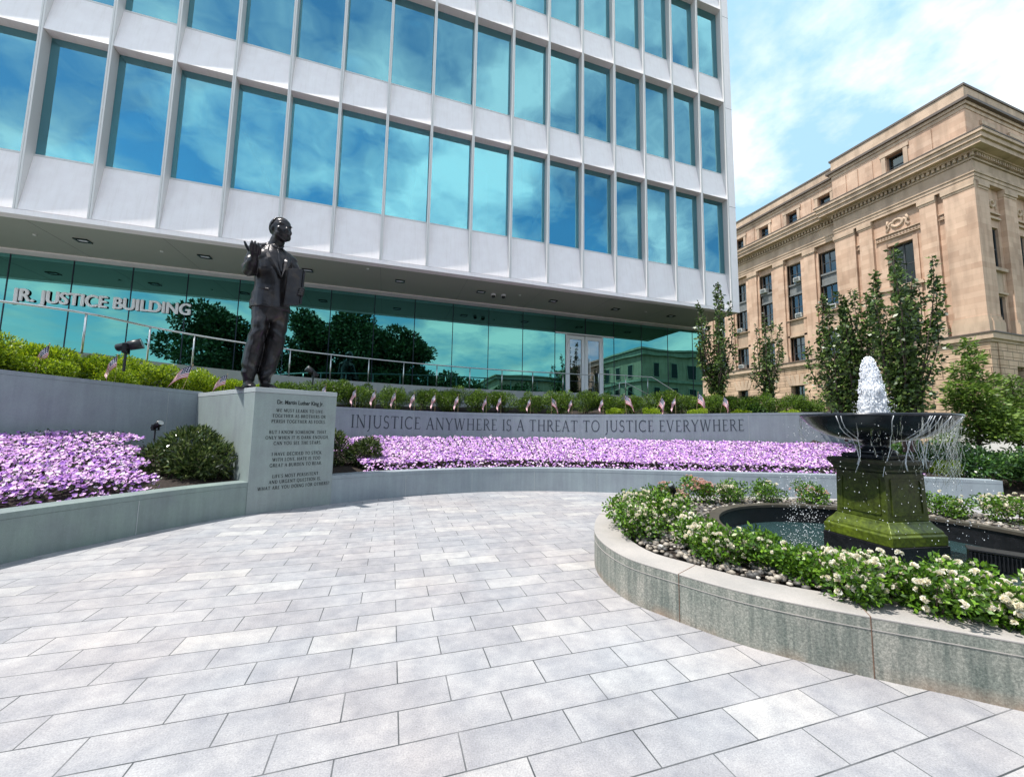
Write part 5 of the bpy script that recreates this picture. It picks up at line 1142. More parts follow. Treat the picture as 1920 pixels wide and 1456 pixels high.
# a second, taller dark row up against the terrace, partly hidden
for i in range(9):
    x = 7.0 + i * 1.05; copy_tree(yd[i % 3], (x, 14.45 - 0.0 * i, 2.05 - 0.10 * max(0, i - 4)), rng.random() * 6, (1.15, 0.9, 1.2), 'dark yew shrub against the entrance terrace, number %d from the doors' % (i + 1) if False else ['dark yew directly under the left door leaf', 'dark yew under the right door leaf', 'dark yew under the start of the short rail', 'dark yew under the short sloping rail', 'dark yew against the first entrance step', 'dark yew beside the middle entrance steps', 'dark yew beside the lower entrance steps', 'dark yew at the foot of the entrance steps', 'dark yew beyond the foot of the entrance steps'][i])
# rhododendrons
rl = [(0.0, 0.0, 0.42, 0.5, 0.42, 0.36), (-0.42, 0.1, 0.28, 0.34, 0.34, 0.3), (0.42, -0.12, 0.25, 0.4, 0.34, 0.3), (0.0, 0.1, 0.62, 0.32, 0.3, 0.22), (0.15, -0.3, 0.2, 0.4, 0.25, 0.25)]
shrub('rhododendron', rl, 4200, M['rhodo'], 0.13, 0.032, 'large dark rhododendron with narrow leaves against the left side of the pedestal', 'shrub', (-3.35, 8.55, 0.62), up=0.5, inner=0.6, rnd=0.6)
rl2 = [(0, 0, 0.3, 0.34, 0.3, 0.3), (0.1, -0.1, 0.45, 0.22, 0.2, 0.18), (-0.15, 0.0, 0.25, 0.25, 0.25, 0.25)]
shrub('rhododendron', rl2, 2300, M['rhodo'], 0.11, 0.028, 'round rhododendron with pale leaf tips, right of the pedestal in front of the lilac flowers', 'shrub', (-0.42, 9.85, 0.60), up=0.5, inner=0.6, rnd=0.6)
shrub('rhododendron', [(0, 0, 0.35, 0.28, 0.25, 0.38), (-0.05, 0, 0.6, 0.18, 0.18, 0.2)], 1600, M['rhodo'], 0.10, 0.026, 'narrow dark rhododendron tucked against the right side of the pedestal', 'shrub', (-1.05, 9.85, 0.60), up=0.5, inner=0.6, rnd=0.6)
# laurel bank right of the seat wall
lau = shrub('laurel_shrub', lump_set(0.9, 0.8, 0.85, 10, 0.38), 3600, M['laurel'], 0.12, 0.045, 'dark glossy laurel shrub directly behind the end of the low wall', 'shrub', (14.3, 5.9, 0.33), 'laurel shrubs right of the fountain', up=0.4)
for x, y, z, s, l in [(15.6, 5.0, 0.30, 1.0, 'glossy laurel shrub at the right edge, upper row'), (14.9, 4.2, -0.05, 0.85, 'glossy laurel shrub at the right edge, right of the wall end'), (13.4, 6.9, 0.45, 0.95, 'glossy laurel shrub behind the falling water'), (15.7, 7.0, 0.3, 1.05, 'glossy laurel shrub under the light green tree'), (14.5, 7.9, 0.4, 1.0, 'glossy laurel shrub behind the fountain bowl'), (16.9, 5.6, 0.2, 1.0, 'glossy laurel shrub under the small right tree'), (14.1, 3.4, -0.15, 0.6, 'small bright laurel shrub low at the right edge')]:
    copy_tree(lau, (x, y, z + 0.02), rng.random() * 6, (s * 1.15, s * 1.15, s), l)
for i, (x, y, l) in enumerate([(12.6, 6.55, 'feathery light shrub behind the low wall near its end'), (13.3, 6.0, 'feathery light shrub at the end of the low wall')]):
    copy_tree(yb[i % 2], (x, y, 0.45), rng.random() * 6, (0.8, 0.7, 0.7), l)
bank = MB().add([(12.6, 6.6, 0.0), (13.3, 4.9, 0.0), (14.0, 2.0, 0.0), (30, 2.0, 0.1), (30, 14, 0.7), (13, 12.5, 1.6), (12.8, 9.3, 1.5)], [(0, 1, 2, 3, 4, 5, 6)]).build('planting_bank', M['soil']); tag(bank, kind='structure')

# ------------------------------------------------------------------ roses
def rose_bush(name, r, h, nleaf, nfl, mat, label, loc, flr=0.029):
    h *= (1.3 if loc[0] < 3.3 or loc[1] > 3.2 else 1.12); r *= 1.1; nleaf = int(nleaf * 1.35); nfl = int(nfl * (2.4 if loc[1] < 3.1 else 1.9))
    r_ = empty(name, loc); tag(r_, label, 'rose bush', 'rose bushes in the fountain planter')
    lumps = lump_set(r, r, h, 8, r * 0.42); P, D = cloud(lumps, nleaf, 0.35, 0.4, 0.8); k_ = P[:, 2] > 0.02; P, D = P[k_], D[k_]
    V, F = leaf_quads(P, D, rng.uniform(0.025, 0.05, len(P)), 0.024, 0.1); np_mesh('foliage', V, F, M['rose_leaf'], r_)
    P, D = cloud(lumps, nfl * 3, 0.92, 0.3, 0.1); D = unit(D); k_ = (P[:, 2] > 0.05) & (D[:, 2] > -0.35); P, D = P[k_][:nfl], D[k_][:nfl]; P = P + D * 0.03
    # blooms gather in clusters
    cl = rng.integers(0, max(1, len(P) // 3), len(P)); P = 0.45 * P + 0.55 * (P[cl] + rng.normal(size=P.shape) * 0.028)
    Vs, Fs = [], []; o_ = 0
    for i in range(len(P)):
        m = 24; rr = flr * rng.uniform(0.7, 1.3); d = unit(D[i:i + 1] * 0.9 + sphere_pts(m) * 0.9 + np.array([0, 0, 0.3])); q = P[i] + d * rr * rng.uniform(0.1, 0.35, (m, 1)); V, F = leaf_quads(q, d + rng.normal(size=(m, 3)) * 0.35, rr * 0.7, rr * 0.95, 0.35); Vs.append(V); Fs.append(F + o_); o_ += len(V)
    np_mesh('blossoms', np.concatenate(Vs), np.concatenate(Fs), mat, r_)
    sm_ = MB()
    for k in range(6): a = rng.random() * 6.28; sm_.tube([(0, 0, -0.1), (r * 0.4 * cos(a), r * 0.4 * sin(a), h * 0.4), (r * 0.7 * cos(a), r * 0.7 * sin(a), h * 0.8)], [0.007, 0.005, 0.003], 5)
    sm_.build('stems', M['bark'], r_)
    return r_
RB = [  # x, y, radius, height, leaves, flowers, material, label
 (2.92, 4.22, 0.30, 0.30, 1500, 42, 'w', 'white rose bush at the far left end of the planter'), (2.74, 3.72, 0.27, 0.30, 1500, 55, 'w', 'dense white rose bush at the left rim of the planter'), (3.25, 3.9, 0.33, 0.33, 1700, 34, 'w', 'leafy rose bush beside the small spotlight'), (3.1, 3.35, 0.26, 0.24, 1200, 22, 'w', 'low rose bush inside the left rim'),
 (2.98, 2.93, 0.26, 0.27, 1500, 42, 'w', 'white rose bush left of the pebbles, near the first rim joint'), (3.28, 2.72, 0.24, 0.27, 1300, 14, 'w', 'mostly green rose bush with few blooms beside the pool'), (3.35, 2.38, 0.25, 0.28, 1500, 16, 'w', 'bright green rose bush left of the big blooms'),
 (3.33, 2.05, 0.25, 0.30, 1600, 40, 'w', 'rose bush with large cream clusters in front of the pool'), (3.62, 2.05, 0.25, 0.28, 1500, 26, 'w', 'rose bush directly in front of the fountain foot'), (3.60, 1.72, 0.24, 0.28, 1500, 34, 'w', 'rose bush with big white blooms left of the rim joint'), (3.86, 1.72, 0.24, 0.26, 1400, 26, 'w', 'rose bush in front of the finned light'),
 (3.88, 1.42, 0.22, 0.26, 1400, 36, 'w', 'cream rose bush near the right edge of the picture'), (4.12, 1.32, 0.24, 0.27, 1400, 34, 'w', 'cream rose bush at the right edge of the picture'), (4.5, 1.0, 0.28, 0.28, 1200, 30, 'w', 'cream rose bush just outside the right edge'),
 (3.6, 4.75, 0.30, 0.32, 1300, 42, 'w', 'white rose bush at the back left of the planter'), (4.25, 5.05, 0.30, 0.33, 1300, 46, 'p', 'rose bush with pink tinted blooms at the back of the planter'), (4.9, 5.15, 0.30, 0.33, 1300, 50, 'p', 'pinkish rose bush at the back, left of the splash'), (5.5, 5.1, 0.30, 0.30, 1200, 40, 'w', 'white rose bush at the back behind the splash'),
 (6.1, 4.95, 0.28, 0.30, 1000, 12, 'w', 'pale green bush with few blooms left of the fountain pedestal'), (6.65, 4.6, 0.26, 0.30, 1000, 24, 'p', 'small pink rose bush against the left side of the fountain pedestal'),
 (7.45, 3.95, 0.30, 0.36, 1300, 30, 'p', 'rose bush with one pink head right of the fountain pedestal'), (7.75, 3.45, 0.26, 0.28, 1100, 8, 'w', 'yellow green bush with hardly any blooms right of the fountain'), (8.05, 2.95, 0.32, 0.38, 1400, 50, 'w', 'tall cream rose bush at the back right edge'), (8.15, 2.3, 0.3, 0.36, 1300, 46, 'w', 'cream rose bush behind, outside the right edge')]
for (x, y, r, h, nl, nf, mt_, l) in RB: rose_bush('rose_bush', r, h, nl, nf, M['rose_white'] if mt_ == 'w' else M['rose_pink'], l, (x, y, 0.35))

# ------------------------------------------------------------------ small flags on sticks
mf = simple('flag_red', (0.45, 0.02, 0.05), 0.7); mfw = simple('flag_white', (0.72, 0.70, 0.72), 0.7); mfb = simple('flag_blue', (0.015, 0.02, 0.08), 0.7); mst = simple('flag_stick', (0.45, 0.33, 0.18), 0.7)
def flag_proto(style):
    r_ = empty('flag'); r_['group'] = 'small flags along the top of the walls'
    MB().tube([(0, 0, -0.12), (0, 0, 0.58)], 0.0035, 6).lathe([(0.0, 0.60), (0.008, 0.59), (0.008, 0.58), (0, 0.575)], 8).build('stick', mst, r_)
    nu, nv = 20, 13; vs = []; fs = []; mi = []
    for j in range(nv + 1):
        for i in range(nu + 1):
            u, v = i / nu, j / nv
            if style == 0: x = 0.20 * (1 - exp(-2.2 * u)) + 0.02 * v; z = 0.56 - 0.24 * v - 0.26 * u ** 1.25; y = 0.035 * sin(u * 9 + v * 2) * u
            elif style == 1: x = -0.13 * (1 - exp(-2.4 * u)) - 0.02 * u * sin(v * 6); z = 0.56 - 0.20 * v - 0.30 * u ** 1.1; y = 0.04 * sin(u * 8 + v * 5) * (0.3 + u)
            else: x = -0.21 * (1 - exp(-2.0 * u)) - 0.04 * v * u; z = 0.56 - 0.24 * v - 0.29 * u ** 1.2; y = 0.04 * sin(u * 7 + v * 3 + 1) * u
            vs.append((x, y, z))
    for j in range(nv):
        for i in range(nu):
            fs.append((j * (nu + 1) + i, j * (nu + 1) + i + 1, (j + 1) * (nu + 1) + i + 1, (j + 1) * (nu + 1) + i)); mi.append((2 if not (i % 2 == 1 and j % 2 == 1) else 1) if (i < 8 and j < 7) else (0 if j % 2 == 0 else 1))
    mb = MB(); mb.v = vs; mb.f = fs; mb.m = mi; mb.build('cloth', [mf, mfw, mfb], r_, smooth=True); return r_
fp_ = [flag_proto(k) for k in range(3)]
FL = [(-5.75, 9.18, 2.36, 1, 'first small striped flag from the left on the wall', 1.0, 0), (-5.1, 9.83, 2.30, 1, 'small flag below the large floodlight', 1.0, 0), (-4.3, 10.5, 2.26, 2, 'small flag leaning left on a slanted stick, third from the left', 1.05, 14), (-3.75, 10.8, 2.22, 2, 'small flag just left of the pedestal and statue', 0.9, 8),
      (-1.62, 11.9, 2.05, 1, 'small flag half hidden behind the right corner of the pedestal', 1.05, 0), (-0.9, 12.2, 2.02, 1, 'small flag above the letter I of INJUSTICE', 1, 0), (-0.25, 12.4, 2.0, 1, 'small flag above the letters ST of INJUSTICE', 1, 0), (0.2, 12.45, 2.0, 1, 'small flag above the end of INJUSTICE', 1, 0), (0.95, 12.5, 2.0, 1, 'small flag above the gap before ANYWHERE', 1, 0),
      (1.62, 12.52, 2.0, 1, 'small flag above the letter A of ANYWHERE', 1, 0), (2.35, 12.5, 2.0, 1, 'small flag above the middle of ANYWHERE', 1, 0), (3.2, 12.45, 2.0, 1, 'small flag above the end of ANYWHERE', 0.95, 0), (3.75, 12.35, 2.0, 1, 'small flag above the word IS', 1, 0), (4.5, 12.15, 2.0, 1, 'small narrow flag above the letter A between IS and THREAT', 0.95, 0), (5.3, 11.85, 2.0, 0, 'small flag above the letters TH of THREAT', 1, 0),
      (6.0, 11.55, 2.0, 1, 'small flag above the end of THREAT', 0.95, 0), (6.75, 11.2, 2.0, 1, 'small flag above the word TO', 0.95, 0), (7.6, 10.85, 2.0, 0, 'wide open flag above the start of JUSTICE', 1.15, -6), (8.35, 10.45, 2.02, 0, 'flag on a slanted stick above the end of JUSTICE', 1.1, 22), (8.95, 10.15, 2.04, 1, 'small flag above the start of EVERYWHERE', 1, 0), (9.75, 9.8, 2.06, 0, 'wide flag at the foot of the sloping rail', 1.2, 6), (10.4, 9.4, 2.08, 0, 'last small flag, above the end of EVERYWHERE', 1.0, 12)]
used = set()
for (x, y, z, k, l, s, tilt) in FL:
    q, g_, nv = upp.at(upp.near(x, y)); x, y = q.x + nv.x * 0.38, q.y + nv.y * 0.38; z = utop(q) - 0.06
    o = fp_[k] if k not in used else copy_tree(fp_[k]); used.add(k); tag(o, l, 'flag', 'small flags along the top of the walls'); o.location = (x, y, z); o.rotation_euler = (0, radians(tilt), -atan2(x, y) + rng.uniform(-0.25, 0.25)); o.scale = (s * 1.12,) * 3
# ------------------------------------------------------------------ trees
def tree(name, label, cat, loc, base_h, H_, spread, leaders, nleaf, mat, L_, W_, group=None, trunk_r=0.05, puff=0.2, multi=1):
    """upright many-stemmed young tree: leaders fan out of the trunk, leaves sit along them and their twigs"""
    r_ = empty(name, loc); tag(r_, label, cat, group)
    tm_ = MB(); P, D = [], []
    for q in range(multi):
        bx, by = (rng.normal() * 0.10 * (multi > 1), rng.normal() * 0.10 * (multi > 1)); tm_.tube([(bx, by, -0.3), (bx * 1.3, by * 1.3, base_h * 0.5), (bx * 1.5, by * 1.5, base_h)], [trunk_r, trunk_r * 0.85, trunk_r * 0.7], 7)
        for k in range(leaders // multi):
            a = rng.random() * 6.283; sp_r = spread * math.sqrt(rng.random()) ; top = H_ * (0.97 - 0.36 * rng.random() ** 0.8 - 0.12 * (sp_r / spread)) if k > 1 else H_ * (1 - 0.06 * k); b0 = base_h * rng.uniform(0.7, 1.0); pts = []
            for i in range(9):
                t = i / 8; f_ = math.sin(min(1, t * 1.25) * pi / 2); pts.append(Vector((bx * 1.5 + cos(a) * sp_r * f_ + 0.06 * sin(a * 3 + t * 7) * t, by * 1.5 + sin(a) * sp_r * f_ + 0.06 * cos(a * 2 + t * 6) * t, b0 + (top - b0) * t)))
            tm_.tube(pts, [trunk_r * 0.45 * (1 - 0.85 * i / 8) + 0.003 for i in range(9)], 5)
            m = int(nleaf / leaders * (top - b0) / (H_ - base_h)); t = rng.random(m) ** 1.15 * 0.97 + 0.03
            idx = np.minimum((t * 8).astype(int), 7); fr = (t * 8 - idx)[:, None]; A = np.array([tuple(p) for p in pts]); c_ = A[idx] * (1 - fr) + A[idx + 1] * fr
            env = puff * (1.05 - 0.85 * t ** 1.6)[:, None]; clump = rng.normal(size=(12, 3)) * 0.6; off2 = sphere_pts(m) * env * rng.random((m, 1)) ** 0.5 + clump[(t * 11.99).astype(int)] * env * 0.5
            P.append(c_ + off2); D.append(unit(off2) * 0.7 + rng.normal(size=(m, 3)) * 0.55 + np.array([0, 0, -0.1]))
    P, D = np.concatenate(P), np.concatenate(D); V, F = leaf_quads(P, D, rng.uniform(L_ * 0.6, L_ * 1.25, len(P)), W_, 0.2); np_mesh('crown', V, F, mat, r_)
    tm_.build('trunk', M['bark'], r_, smooth=True); return r_
G1 = 'young trees behind the carved wall'
tree('tree', 'slim dark upright tree in front of the white building corner', 'tree', (11.15, 10.75, 1.9), 1.25, 5.15, 0.62, 15, 4300, M['leaf_dark'], 0.125, 0.075, G1, 0.05, 0.17)
tree('tree', 'thin sparse upright tree with gaps, second from the left', 'tree', (13.33, 10.55, 1.9), 1.0, 4.1, 0.60, 12, 2600, M['leaf_dark'], 0.115, 0.065, G1, 0.045, 0.15)
tree('tree', 'broad dark tree directly behind the fountain jet, left of the tallest', 'tree', (12.95, 7.65, 1.6), 0.7, 4.2, 0.88, 24, 8500, M['leaf_dark'], 0.125, 0.075, G1, 0.045, 0.26, 3)
tree('tree', 'tallest dark tree with long bare shoots, right of the fountain jet', 'tree', (12.6, 6.25, 1.4), 0.7, 4.85, 0.64, 22, 7600, M['leaf_dark'], 0.125, 0.075, G1, 0.045, 0.27, 3)
def layered(name, label, loc, H_, R_, n, mat, L_, W_, group, b0=0.45):
    r_ = empty(name, loc); tag(r_, label, 'tree', group); lumps = []
    for k in range(16):
        t = k / 15; a = rng.random() * 6.28; rr = R_ * (1 - t) ** 0.6 * rng.uniform(0.3, 0.75); lumps.append((rr * cos(a), rr * sin(a), b0 + (H_ - b0) * t, R_ * (0.62 - 0.45 * t), R_ * (0.62 - 0.45 * t), 0.16 + 0.1 * (1 - t)))
    lumps.append((0, 0, b0 + (H_ - b0) * 0.4, R_ * 0.6, R_ * 0.6, H_ * 0.28))
    P, D = cloud(lumps, n, 0.25, -0.1, 0.6); D[:, 2] *= 0.4; V, F = leaf_quads(P, D, rng.uniform(L_ * 0.6, L_ * 1.3, n), W_, 0.15); np_mesh('crown', V, F, mat, r_)
    tm_ = MB(); tm_.tube([(0, 0, -0.3), (0.03, 0, H_ * 0.4), (0, 0.02, H_ * 0.95)], [0.05, 0.035, 0.008], 7)
    for l_ in lumps[:12]: tm_.tube([(0.02, 0, l_[2] * 0.55), (l_[0] * 0.6, l_[1] * 0.6, l_[2] * 0.85), (l_[0], l_[1], l_[2])], [0.022, 0.014, 0.005], 5)
    tm_.build('trunk', M['bark'], r_, smooth=True); return r_
layered('tree', 'light green layered maple right of the tallest dark tree', (16.65, 6.65, 1.0), 3.3, 1.05, 8500, M['leaf_light'], 0.12, 0.05, 'light green maples at the right')
layered('tree', 'small light green maple at the right edge of the picture', (17.95, 6.35, 1.0), 2.25, 0.85, 5500, M['leaf_light'], 0.11, 0.045, 'light green maples at the right')
# shrubs behind the carved wall by the slim trees
fern = [(0, 0, 0.35, 0.3, 0.25, 0.3), (0.15, 0.1, 0.7, 0.22, 0.2, 0.2), (-0.2, 0, 0.55, 0.2, 0.2, 0.2), (0.3, 0, 1.0, 0.12, 0.12, 0.25)]
shrub('feathery_shrub', fern, 2000, M['yew_bright'], 0.14, 0.014, 'feathery yellow green shrub behind the trunk of the first slim tree', 'shrub', (11.6, 11.3, 2.0), up=0.8)
shrub('feathery_shrub', [(x * 1.3, y, z * 0.7, a, b, c) for x, y, z, a, b, c in fern], 2200, M['leaf_light'], 0.10, 0.03, 'loose light green shrub between the second slim tree and the broad tree', 'shrub', (13.9, 9.3, 1.95), up=0.4)
shrub('feathery_shrub', lump_set(0.5, 0.4, 0.6, 6, 0.25), 2600, M['laurel'], 0.09, 0.035, 'dark glossy shrub between the two slim trees', 'shrub', (12.2, 10.35, 1.9), up=0.4)
# white stone stair cheek of the sandstone building, behind the laurels
ws = MB().box(0, 2.6, -1.0, 3.2, -0.6, 1.0).box(2.8, 5.5, -1.4, 0.8, -0.6, 0.75); o = ws.build('stair_cheek_wall', M['white_stone'], bevel=0.02); o.location = (27.6, 9.5, 0.95); tag(o, 'low white stone block wall behind the laurel shrubs at the right', 'stone wall')

# ------------------------------------------------------------------ across the street, seen in the glass
def park_tree(loc, R_, H_, n, label, L_=0.55):
    r_ = empty('park_tree', loc); tag(r_, label, 'tree', 'park trees reflected in the lobby glass'); lumps = []
    for k in range(26):
        a = rng.random() * 6.28; t = rng.random(); rr = R_ * math.sqrt(rng.random()) * 0.85 * math.sin(pi * (0.22 + 0.65 * t)); s = R_ * rng.uniform(0.26, 0.44); lumps.append((rr * cos(a), rr * sin(a), H_ * (0.16 + 0.78 * t), s, s, s * 0.75))
    P, D = cloud(lumps, n, 0.4, 0.1, 0.8); V, F = leaf_quads(P, D, rng.uniform(L_ * 0.5, L_, n), L_ * 0.45, 0.2); np_mesh('crown', V, F, M['leaf_far'], r_)
    tm_ = MB(); tm_.tube([(0, 0, -0.3), (0.1, 0, H_ * 0.3), (0, 0.1, H_ * 0.75)], [0.35, 0.28, 0.08], 8)
    for l_ in lumps[:10]: tm_.tube([(0, 0, H_ * 0.28), (l_[0] * 0.5, l_[1] * 0.5, l_[2] * 0.7), (l_[0], l_[1], l_[2])], [0.16, 0.1, 0.03], 6)
    tm_.build('trunk', M['bark'], r_); return r_
park_tree((-18.8, -17, 0), 6.2, 14.2, 24000, 'large park tree across the street, mirrored left of the statue')
park_tree((-8.4, -17.5, 0), 5.6, 14.6, 24000, 'large park tree across the street, mirrored just right of the statue')
park_tree((-3.2, -17, 0), 5.6, 15.4, 24000, 'tallest park tree across the street, mirrored behind the railing')
park_tree((1.9, -17.6, 0), 4.8, 14.0, 18000, 'rounded park tree across the street, mirrored left of the blue sky')
for i, (x, y, r_, h_) in enumerate([(8.5, -27, 4.2, 9.6), (13, -30, 4.0, 8.8), (17.5, -33, 4.2, 8.6), (24, -36, 5, 9.0)]):
    park_tree((x, y, 0), r_, h_, 5000, ['first', 'second', 'third', 'fourth'][i] + ' low park tree in the distant row across the street', 0.7)
for i, (x, y, r_, h_) in enumerate([(-13.5, -19, 3.2, 6.5), (-6.5, -19.5, 3.0, 6.0), (-0.5, -20, 3.2, 6.5), (-17, -21, 3.5, 7.5), (5.5, -22, 3.4, 7.0)]):
    park_tree((x, y, 0), r_, h_, 4500, ['low', 'small', 'short', 'stout', 'rounded'][i] + ' park tree filling a gap between the large ones across the street', 0.5)
def far_building(name, label, x0, x1, y0, y1, h, mat, trim, rows, mansard=False):
    r_ = empty(name, ((x0 + x1) / 2, y0, 0)); tag(r_, label, 'building'); cx0, cy0 = (x0 + x1) / 2, y0
    MB().box(x0 - cx0, x1 - cx0, y1 - cy0, 0, -0.2, h).build('wall', mat, r_)
    mb = MB()
    for z, p_, t in ((h * 0.93, 0.5, h * 0.05), (h * 0.985, 0.8, h * 0.02), (h * 0.62, 0.35, h * 0.03), (h * 0.33, 0.25, h * 0.02)): mb.box(x0 - cx0 - p_, x1 - cx0 + p_, y1 - cy0 - p_, p_, z, z + t)
    mb.build('cornice', trim, r_)
    for row in range(rows):
        z = h * (0.12 + row * 0.28); x = x0 + 2.4
        while x < x1 - 2.2 and x < x0 + 24:
            w_ = MB().box(x - cx0 - 0.15, x - cx0 + 1.65, 0.001, 0.12, z - 0.15, z + 2.75).build('window', trim, r_); MB().box(x - cx0, x - cx0 + 1.5, 0.121, 0.14, z, z + 2.6).build('pane', M['dark_metal'], w_); x += 4.2
        y = y0 - 2.6
        while y > y1 + 2 and y > y0 - 22:
            w_ = MB().box(x0 - cx0 - 0.12, x0 - cx0 - 0.001, y - cy0 - 1.65, y - cy0 + 0.15, z - 0.15, z + 2.75).build('window', trim, r_); MB().box(x0 - cx0 - 0.14, x0 - cx0 - 0.121, y - cy0 - 1.5, y - cy0, z, z + 2.6).build('pane', M['dark_metal'], w_); y -= 4.2
    return r_
far_building('stone_courthouse', 'pale stone building across the street, mirrored in the right end of the lobby glass', 44.6, 78, -26.8, -62, 16.3, M['stone_trim'], M['stone_grey'], 3)
far_building('stone_house', 'smaller pale stone building across the street, mirrored left of the doors', 22.0, 36, -44, -70, 12.0, M['stone_trim'], M['stone_grey'], 2)

# ------------------------------------------------------------------ bronze statue
# local frame: a = across to the right as seen from the plaza, b = up, c = towards the plaza
KA = Vector((-0.26, 0.9656, 0)) * -1; RA = Vector((0.9656, 0.26, 0))
SL = Vector((-2.36, 8.78, PT))
mbz, tbz, pbz, obz = new_mat('dark_patinated_bronze')
tbz.links.new(ramp(tbz, noise(tbz, 4, 6, 0.6), [(0.3, (0.016, 0.016, 0.020)), (0.55, (0.034, 0.031, 0.034)), (0.75, (0.075, 0.058, 0.045))]), pbz.inputs['Base Color'])
pbz.inputs['Metallic'].default_value = 0.6; pbz.inputs['Roughness'].default_value = 0.32
bump(tbz, pbz, noise(tbz, 9, 5, 0.6), 0.25, 0.03); M['bronze'] = mbz
st_root = empty('statue', SL); tag(st_root, 'dark bronze statue of a suited man with a book, standing on the pedestal', 'statue')
def W(a, b, c): v = RA * a + KA * c; return Vector((v.x, v.y, b))
def ball(bm, p, r, sc=(1, 1, 1), rot=None, sub=2):
    m = Matrix.Translation(W(*p)) @ Matrix(((RA.x, -KA.x * -1, 0, 0), (RA.y, KA.y, 0, 0), (0, 0, 1, 0), (0, 0, 0, 1)))
    basis = Matrix(((RA.x, KA.x, 0, 0), (RA.y, KA.y, 0, 0), (0, 0, 1, 0), (0, 0, 0, 1)))
    m = Matrix.Translation(W(*p)) @ basis @ (rot.to_4x4() if rot else Matrix.Identity(4)) @ Matrix.Diagonal((r * sc[0], r * sc[1], r * sc[2], 1))
    bmesh.ops.create_icosphere(bm, subdivisions=sub + 1, radius=1.0, matrix=m)
def limb(bm, pts, n=14):
    """tapered solid limb through (a,b,c,ra,rc) stations; ra across, rc in depth"""
    path = [W(*p[:3]) for p in pts]; rings = []
    for i, p in enumerate(pts):
        d = (path[min(i + 1, len(path) - 1)] - path[max(i - 1, 0)]).normalized(); x = RA - d * RA.dot(d)
        if x.length < 0.2: x = KA - d * KA.dot(d)
        x.normalize(); y = d.cross(x); ra = p[3]; rc = p[4] if len(p) > 4 else ra
        rings.append([bm.verts.new(path[i] + x * (ra * cos(2 * pi * k / n)) + y * (rc * sin(2 * pi * k / n))) for k in range(n)])
    for A, B_ in zip(rings, rings[1:]):
        for k in range(n): bm.faces.new((A[k], A[(k + 1) % n], B_[(k + 1) % n], B_[k]))
    bm.faces.new(rings[0][::-1]); bm.faces.new(rings[-1])
    for i in (0, -1): ball(bm, pts[i][:3], min(pts[i][3], pts[i][4] if len(pts[i]) > 4 else pts[i][3]) * 0.98, sub=1)
def remesh(bm, name, voxel, smooth_n=3, disp=None, mat=None, parent=None):
    bmesh.ops.recalc_face_normals(bm, faces=bm.faces[:])
    me = bpy.data.meshes.new(name + '_src'); bm.to_mesh(me); bm.free(); o = bpy.data.objects.new(name + '_src', me); col.objects.link(o)
    r = o.modifiers.new('r', 'REMESH'); r.mode = 'VOXEL'; r.voxel_size = voxel; r.use_smooth_shade = True
    s = o.modifiers.new('s', 'SMOOTH'); s.factor = 0.6; s.iterations = smooth_n
    dg = bpy.context.evaluated_depsgraph_get(); dg.update(); me2 = bpy.data.meshes.new_from_object(o.evaluated_get(dg)); bpy.data.objects.remove(o)
    me2.materials.clear(); me2.materials.append(mat or M['bronze']); me2.name = name
    if disp:
        nrm = [v.normal.copy() for v in me2.vertices]
        for v, n_ in zip(me2.vertices, nrm): v.co += n_ * disp(v.co, n_)
    me2.polygons.foreach_set('use_smooth', [True] * len(me2.polygons)); me2.update()
    o2 = bpy.data.objects.new(name, me2); col.objects.link(o2); o2.parent = parent or st_root; return o2
bm = bmesh.new()
# legs in wide trousers: stations (a, b, c, across, depth)
limb(bm, [(-0.10, 1.74, 0.02, 0.165, 0.24), (-0.115, 1.55, 0.05, 0.170, 0.24), (-0.13, 1.2, 0.15, 0.140, 0.21), (-0.165, 0.98, 0.12, 0.142, 0.20), (-0.20, 0.72, 0.06, 0.150, 0.21), (-0.225, 0.50, 0.05, 0.142, 0.22), (-0.235, 0.32, 0.07, 0.125, 0.21), (-0.230, 0.17, 0.06, 0.10, 0.15)])
limb(bm, [(0.19, 1.76, -0.02, 0.165, 0.24), (0.20, 1.5, -0.02, 0.172, 0.24), (0.175, 1.2, 0.0, 0.175, 0.2), (0.15, 0.95, -0.04, 0.172, 0.19), (0.105, 0.7, -0.06, 0.165, 0.19), (0.065, 0.47, -0.06, 0.150, 0.2), (0.03, 0.29, -0.03, 0.125, 0.18), (0.035, 0.16, -0.04, 0.10, 0.14)])
# shoes
for a_, c_, dx in ((-0.225, 0.14, 0.03), (0.035, 0.04, 0.10)):
    limb(bm, [(a_ - 0.02, 0.075, c_ - 0.16, 0.085, 0.075), (a_, 0.085, c_, 0.09, 0.085), (a_ + dx, 0.06, c_ + 0.18, 0.095, 0.06), (a_ + dx * 1.6, 0.045, c_ + 0.30, 0.075, 0.045)])
# jacket: skirt, waist, chest
limb(bm, [(0.035, 1.63, 0.03, 0.360, 0.325), (0.035, 1.86, 0.03, 0.345, 0.31), (0.045, 2.08, 0.04, 0.315, 0.29), (0.04, 2.32, 0.05, 0.325, 0.29), (0.03, 2.56, 0.05, 0.335, 0.28), (0.03, 2.74, 0.03, 0.31, 0.25), (0.02, 2.88, 0.0, 0.20, 0.18)], 22)
ball(bm, (-0.10, 2.64, 0.13), 0.20, (1, 0.8, 1)); ball(bm, (0.16, 2.60, 0.15), 0.19, (1, 0.8, 1)); ball(bm, (0.06, 2.16, 0.16), 0.22, (1.1, 0.75, 1.1))
# shoulders
ball(bm, (-0.26, 2.80, 0.02), 0.16, (1.05, 1, 0.9)); ball(bm, (0.31, 2.72, -0.02), 0.155, (1.0, 1, 0.9)); limb(bm, [(-0.24, 2.85, 0.0, 0.11, 0.13), (0.0, 2.98, -0.02, 0.13, 0.14), (0.28, 2.79, -0.02, 0.11, 0.13)])
